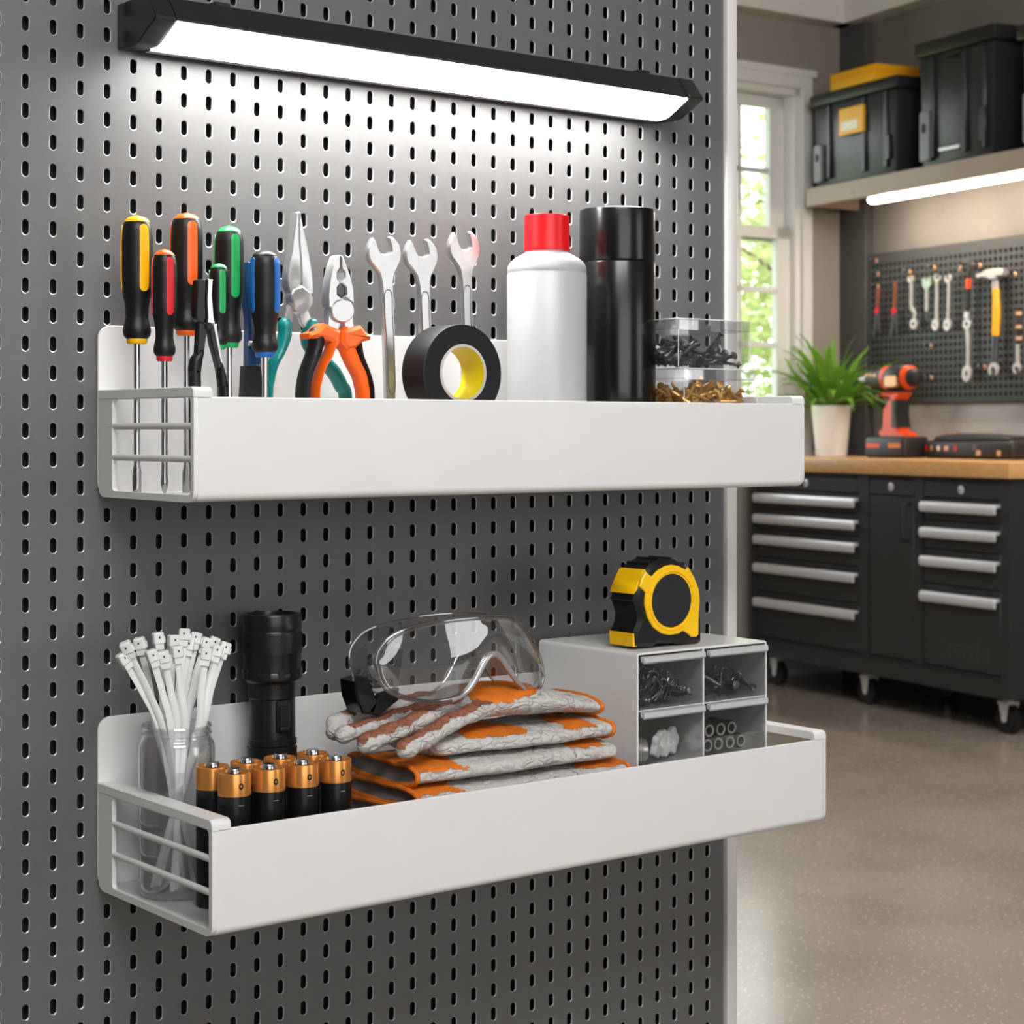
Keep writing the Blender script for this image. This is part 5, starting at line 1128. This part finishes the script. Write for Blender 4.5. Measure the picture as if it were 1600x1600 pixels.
# ---- trees outside the window
def tree(lat, dep, h, cr_, n, m, lab, seed):
    p = LD(lat, dep, -.2); r = root('tree', lab, 'tree', p, 0, 'trees outside the window', False); rn = random.Random(seed)
    tk = part('trunk', G().tube(cr([Vector(q) for q in ((0, 0, 0), (.05, 0, h*.3), (-.04, .03, h*.6), (.02, 0, h*.9))], 5), [.14-.0055*i for i in range(16)], 10), MT['bark'], r)
    g = G()
    for i in range(7):
        a = i*2.4; z = h*(.35+.07*i); d = Vector((math.cos(a), math.sin(a), .5)); tk2 = [Vector((0, 0, z)), Vector((0, 0, z))+d*cr_*.35, Vector((0, 0, z))+d*cr_*.75+Vector((0, 0, .2))]
        part('branch', G().tube(tk2, [.045, .03, .012], 7), MT['bark'], r)
    for i in range(n):
        a, b = rn.uniform(0, 2*pi), rn.uniform(-1, 1); rr = cr_*(rn.random()**.45); s = math.sqrt(1-b*b)
        c = Vector((math.cos(a)*s*rr, math.sin(a)*s*rr, h*.62+b*rr*h*.36/cr_))
        cl = noise.noise(c*1.1+Vector((seed, 0, 0)))
        if cl < -.14: continue
        L = rn.uniform(.07, .12); d = Vector((rn.uniform(-1, 1), rn.uniform(-1, 1), rn.uniform(-.8, .4))).normalized(); sd = d.orthogonal().normalized()*L*.5
        g.add([c, c+d*L*.5+sd, c+d*L, c+d*L*.5-sd], [(0, 1, 2, 3)])
    part('foliage', g, m, r, recalc=False)
tree(3.5, 15.0, 4.2, 2.5, 13000, MT['treeleaf'], 'leafy green tree seen through the window, nearest the glass', 3)
tree(.2, 21.0, 5.0, 3.0, 13000, MT['treeleaf2'], 'paler yellow-green tree standing behind the first tree outside', 9)
tree(4.4, 27.0, 4.6, 3.0, 10000, MT['treeleaf'], 'small dense tree farther along outside the window', 14)
g = G().box(-14, 30, 5.7, 40, -.3, -.2); o = struct('ground_outside', g, MT['lawn'])
# ================================================================== BENCH PEGBOARD AND ITS TOOLS
PYB = WY-.030
xp0, zt = BW(1356, 398, PYB); _, zb = BW(1356, 631, PYB); xp1 = 1.75
r = broot('tool_pegboard', 'dark perforated pegboard on the wall above the workbench hung with tools', 'pegboard', (xp0+xp1)/2, PYB, zb)
pt = .03; nxs = int((xp1-xp0-.04)/pt); nzs = int((zt-zb-.04)/pt)
part('perforated_panel', hole_board([xp0+.035+pt*i for i in range(nxs)], [zb+.03+pt*i for i in range(nzs)], xp0, xp1, zb, zt, .0088, .001, .003, .0008, PYB, 2), [MT['peg2'], MT['peg2']], r, recalc=False, sharp=18)
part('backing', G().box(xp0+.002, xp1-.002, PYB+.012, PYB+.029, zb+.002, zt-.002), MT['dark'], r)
TY = PYB-.028
Q = lambda a, b: BW(1340+a/6.154, 380+b/6.154, TY)
def qm(px): return px/6.154*bpm(1480, TY)
def hook(a, b, lab):
    x, z = Q(a, b); o = broot('peg_hook', lab, 'hook', x, PYB, z, 'hooks on the bench pegboard')
    part('peg', G().tube([(x, PYB-.001, z), (x, PYB-.030, z), (x, PYB-.036, z+.006)], .003, 8), MT['steeldark'], o)
    part('collar', G().lathe([(.003, 0), (.010, 0), (.0105, .002), (.008, .004), (.003, .005)], 14, (x, PYB-.0002, z), Matrix.Rotation(pi/2, 4, 'X')), MT['rust'], o)
    part('tip', G().lathe([(0, .004), (.005, .0035), (.007, .001), (.005, -.003), (0, -.004)], 12, (x, PYB-.036, z+.005), Matrix.Rotation(pi/2, 4, 'X')), MT['steeldark'], o)
for a, b, lab in ((132, 165, 'bright peg at the top corner of the bench pegboard by the plant'), (150, 293, 'bright peg second from the top in the corner column'), (150, 413, 'bright peg third from the top in the corner column'), (690, 232, 'empty bright peg above the grey adjustable spanner'), (1128, 215, 'bright peg beside the top of the black pry tool'), (1465, 300, 'bright peg right beside the hammer head'), (655, 985, 'lone bright peg below the adjustable spanner'), (1175, 1190, 'lone bright peg between the long wrench and the hammer'), (660, 1292, 'lone bright peg just behind the drill'), (140, 1470, 'bright peg at the bottom corner of the bench pegboard'), (455, 272, 'small peg left of the bent wrench')): hook(a, b, lab)
def ring_end(g, a, b, ro, ri, th=.006, dia=False):
    x, z = Q(a, b); R, r_ = qm(ro), qm(ri); n = 28
    out = circ(x, z, R, n, R*(1.22 if dia else 1)); 
    inn = [(x+r_*(.75 if dia else 1)*math.cos(t)*(1-.25*abs(math.sin(2*t)) if dia else 1), z+r_*(1.25 if dia else 1)*math.sin(t)*(1-.25*abs(math.sin(2*t)) if dia else 1)) for t in [2*pi*i/n for i in range(n)]]
    g.ring(out, inn, TY-th, TY+th, 'y')
def bar(g, pts, w, th=.004):
    P = [Vector((Q(a, b)[0], TY, Q(a, b)[1])) for a, b in pts]; g.tube(cr(P, 4), (qm(w)/2, th) if not isinstance(w, list) else [(qm(w[min(i//4, len(w)-1)])/2, th) for i in range(4*(len(P)-1)+1)], 10, up=(0, 1, 0))
def jaw(g, a, b, R, ang, th=.006):
    """open-end head at (a,b), opening turned ang degrees from up"""
    x, z = Q(a, b); r_ = qm(R); pts = []
    for t in range(35, 326, 15): q = math.radians(t+90+ang); pts.append((x+r_*math.cos(q), z+r_*math.sin(q)))
    for t in (325, 270, 180, 90, 35): q = math.radians(t+90+ang); k = .52 if t not in (35, 325) else .80; pts.append((x+r_*k*math.cos(q), z+r_*k*math.sin(q)))
    g.prism(pts, TY-th, TY+th, 'y', .001)
def wrench(lab, spec, m='oldsteel', cat='wrench'):
    x, z = Q(*spec['at']); r = broot('hanging_wrench', lab, cat, x, TY, z, 'wrenches on the bench pegboard')
    for j in spec.get('jaw', []): g = G(); jaw(g, *j); part('open_jaw', g, MT[m], r)
    for j in spec.get('ring', []): g = G(); ring_end(g, *j[:4], dia=len(j) > 4); part('ring_end', g, MT[m], r)
    for p_, w in spec['bar']: g = G(); bar(g, p_, w); part('shank', g, MT[spec.get('m2', m)], r)
    return r
wrench('bent silver wrench, first of the silver wrenches from the plant side', dict(at=(515, 330), jaw=[(515, 345, 40, 10)], ring=[(545, 775, 52, 20)], bar=[([(515, 370), (515, 480), (516, 620), (545, 660), (546, 735)], 46)]))
wrench('straight silver wrench with diamond ring end, left of the matching pair', dict(at=(765, 360), jaw=[(770, 335, 44, -20)], ring=[(752, 785, 46, 20, 1)], bar=[([(762, 370), (760, 520), (758, 740)], 42)]))
wrench('straight silver wrench with diamond ring end, right of the matching pair', dict(at=(875, 370), jaw=[(872, 340, 44, 15)], ring=[(866, 785, 48, 22, 1)], bar=[([(874, 380), (872, 520), (868, 740)], 40)]))
wrench('longest silver wrench hanging below the black pry tool', dict(at=(1056, 775), ring=[(1056, 778, 52, 22), (1054, 1255, 62, 30, 1)], bar=[([(1058, 825), (1062, 1000), (1058, 1195)], [70, 56, 74])]))
wrench('open wrench hanging behind the hammer, head below its handle', dict(at=(1310, 1215), jaw=[(1310, 1215, 66, 180)], bar=[([(1312, 1160), (1318, 1080)], 56)]))
wrench('wrench with orange and black grip at the edge of the picture', dict(at=(1552, 720), jaw=[(1535, 1205, 52, 200)], bar=[([(1540, 1160), (1540, 960)], 50)]))
# grip of that last wrench
lw = [o for o in bpy.data.objects if o.name.startswith('hanging_wrench') and o['label'].startswith('wrench with orange')][0]
g = G(); bar(g, [(1542, 970), (1550, 860), (1556, 620)], [40, 56, 60], .010); part('grip', g, MT['drillblack'], lw)
g = G(); [bar(g, [(1552, z0), (1553, z0-34)], 64, .0108) for z0 in (690, 820, 930)]; part('grip_band', g, MT['rust'], lw)
x, z = Q(665, 400); r = broot('adjustable_spanner', 'grey adjustable spanner between the bent wrench and the matching pair', 'spanner', x, TY, z)
g = G(); g.prism([Q(a, b) for a, b in ((625, 345), (660, 330), (668, 372), (690, 330), (712, 322), (712, 400), (690, 440), (645, 440), (630, 400))], TY-.006, TY+.006, 'y', .001); part('jaw', g, mat('greenish_steel', (150, 162, 146), .4, .7), r)
g = G(); bar(g, [(667, 430), (664, 540), (662, 655)], [52, 46, 36]); part('shank', g, MT['oldsteel'], r)
g = G(); bar(g, [(662, 655), (660, 730)], 26, .003); part('tail', g, MT['steeldark'], r)
MT['jawred'] = mat('worn_red_jaw', (140, 72, 48), .4, .4, .15, 40)
for k, (a, top, col, bot, lab) in enumerate((((190), 440, 640, 905, 'slim red collared pliers nearest the plant'), ((355), 380, 640, 900, 'slim red collared pliers, second tool from the plant'))):
    x, z = Q(a, top); r = broot('slim_pliers', lab, 'pliers', x, TY, z, 'slim pliers on the bench pegboard')
    g = G(); bar(g, [(a+10, top-10), (a+6, top+60), (a-2, col-20)], [46, 34, 26], .006); part('jaw', g, MT['jawred'], r)
    g = G(); bar(g, [(a-4, col-14), (a-8, col+40)], 50, .010); part('collar', g, MT['capred'], r)
    g = G(); bar(g, [(a-12, col+34), (a-14, (col+bot)/2), (a-26, bot)], [38, 42, 34], .008); part('handle', g, MT['steeldark'], r)
    g = G(); bar(g, [(a-2, col+34), (a+12, (col+bot)/2), (a+26, bot-30)], [34, 38, 30], .008); part('handle', g, MT['drillblack'], r)
x, z = Q(1060, 200); r = broot('pry_tool', 'black pry tool with hooked top and orange mark above the longest wrench', 'tool', x, TY, z)
g = G(); bar(g, [(995, 255), (1010, 205), (1060, 188), (1085, 235), (1068, 330), (1060, 480), (1050, 640), (1048, 715)], [30, 44, 62, 66, 62, 58, 50, 46], .008); part('shaft', g, MT['drillblack'], r)
g = G(); bar(g, [(1068, 340), (1064, 435)], 66, .0095); part('orange_band', g, MT['drillorange'], r)
g = G(); bar(g, [(1052, 660), (1048, 720)], 60, .009); part('ferrule', g, MT['alu'], r)
g = G(); bar(g, [(990, 262), (1004, 216)], 34, .0085); part('hook_tip', g, MT['rust'], r)
x, z = Q(1320, 300); r = broot('hammer', 'claw hammer with a yellow wooden handle on the bench pegboard', 'hammer', x, TY, z)
o = [Q(a, b) for a, b in ((1168, 325), (1170, 300), (1215, 290), (1260, 258), (1330, 246), (1405, 246), (1428, 258), (1432, 300), (1420, 318), (1370, 318), (1362, 350), (1290, 350), (1280, 335), (1230, 330), (1185, 342))]
part('head', G().prism(o, TY-.020, TY+.012, 'y', .004), MT['oldsteel'], r)
g = G(); bar(g, [(1328, 340), (1326, 450)], 74, .014); part('neck', g, MT['oldsteel'], r)
g = G(); bar(g, [(1332, 440), (1336, 600), (1334, 760), (1328, 890)], [76, 88, 86, 80], .015); part('shaft', g, MT['binyellow'], r)
g = G(); bar(g, [(1326, 885), (1320, 1000), (1314, 1145)], [72, 66, 60], .012); part('grip', g, MT['steeldark'], r)
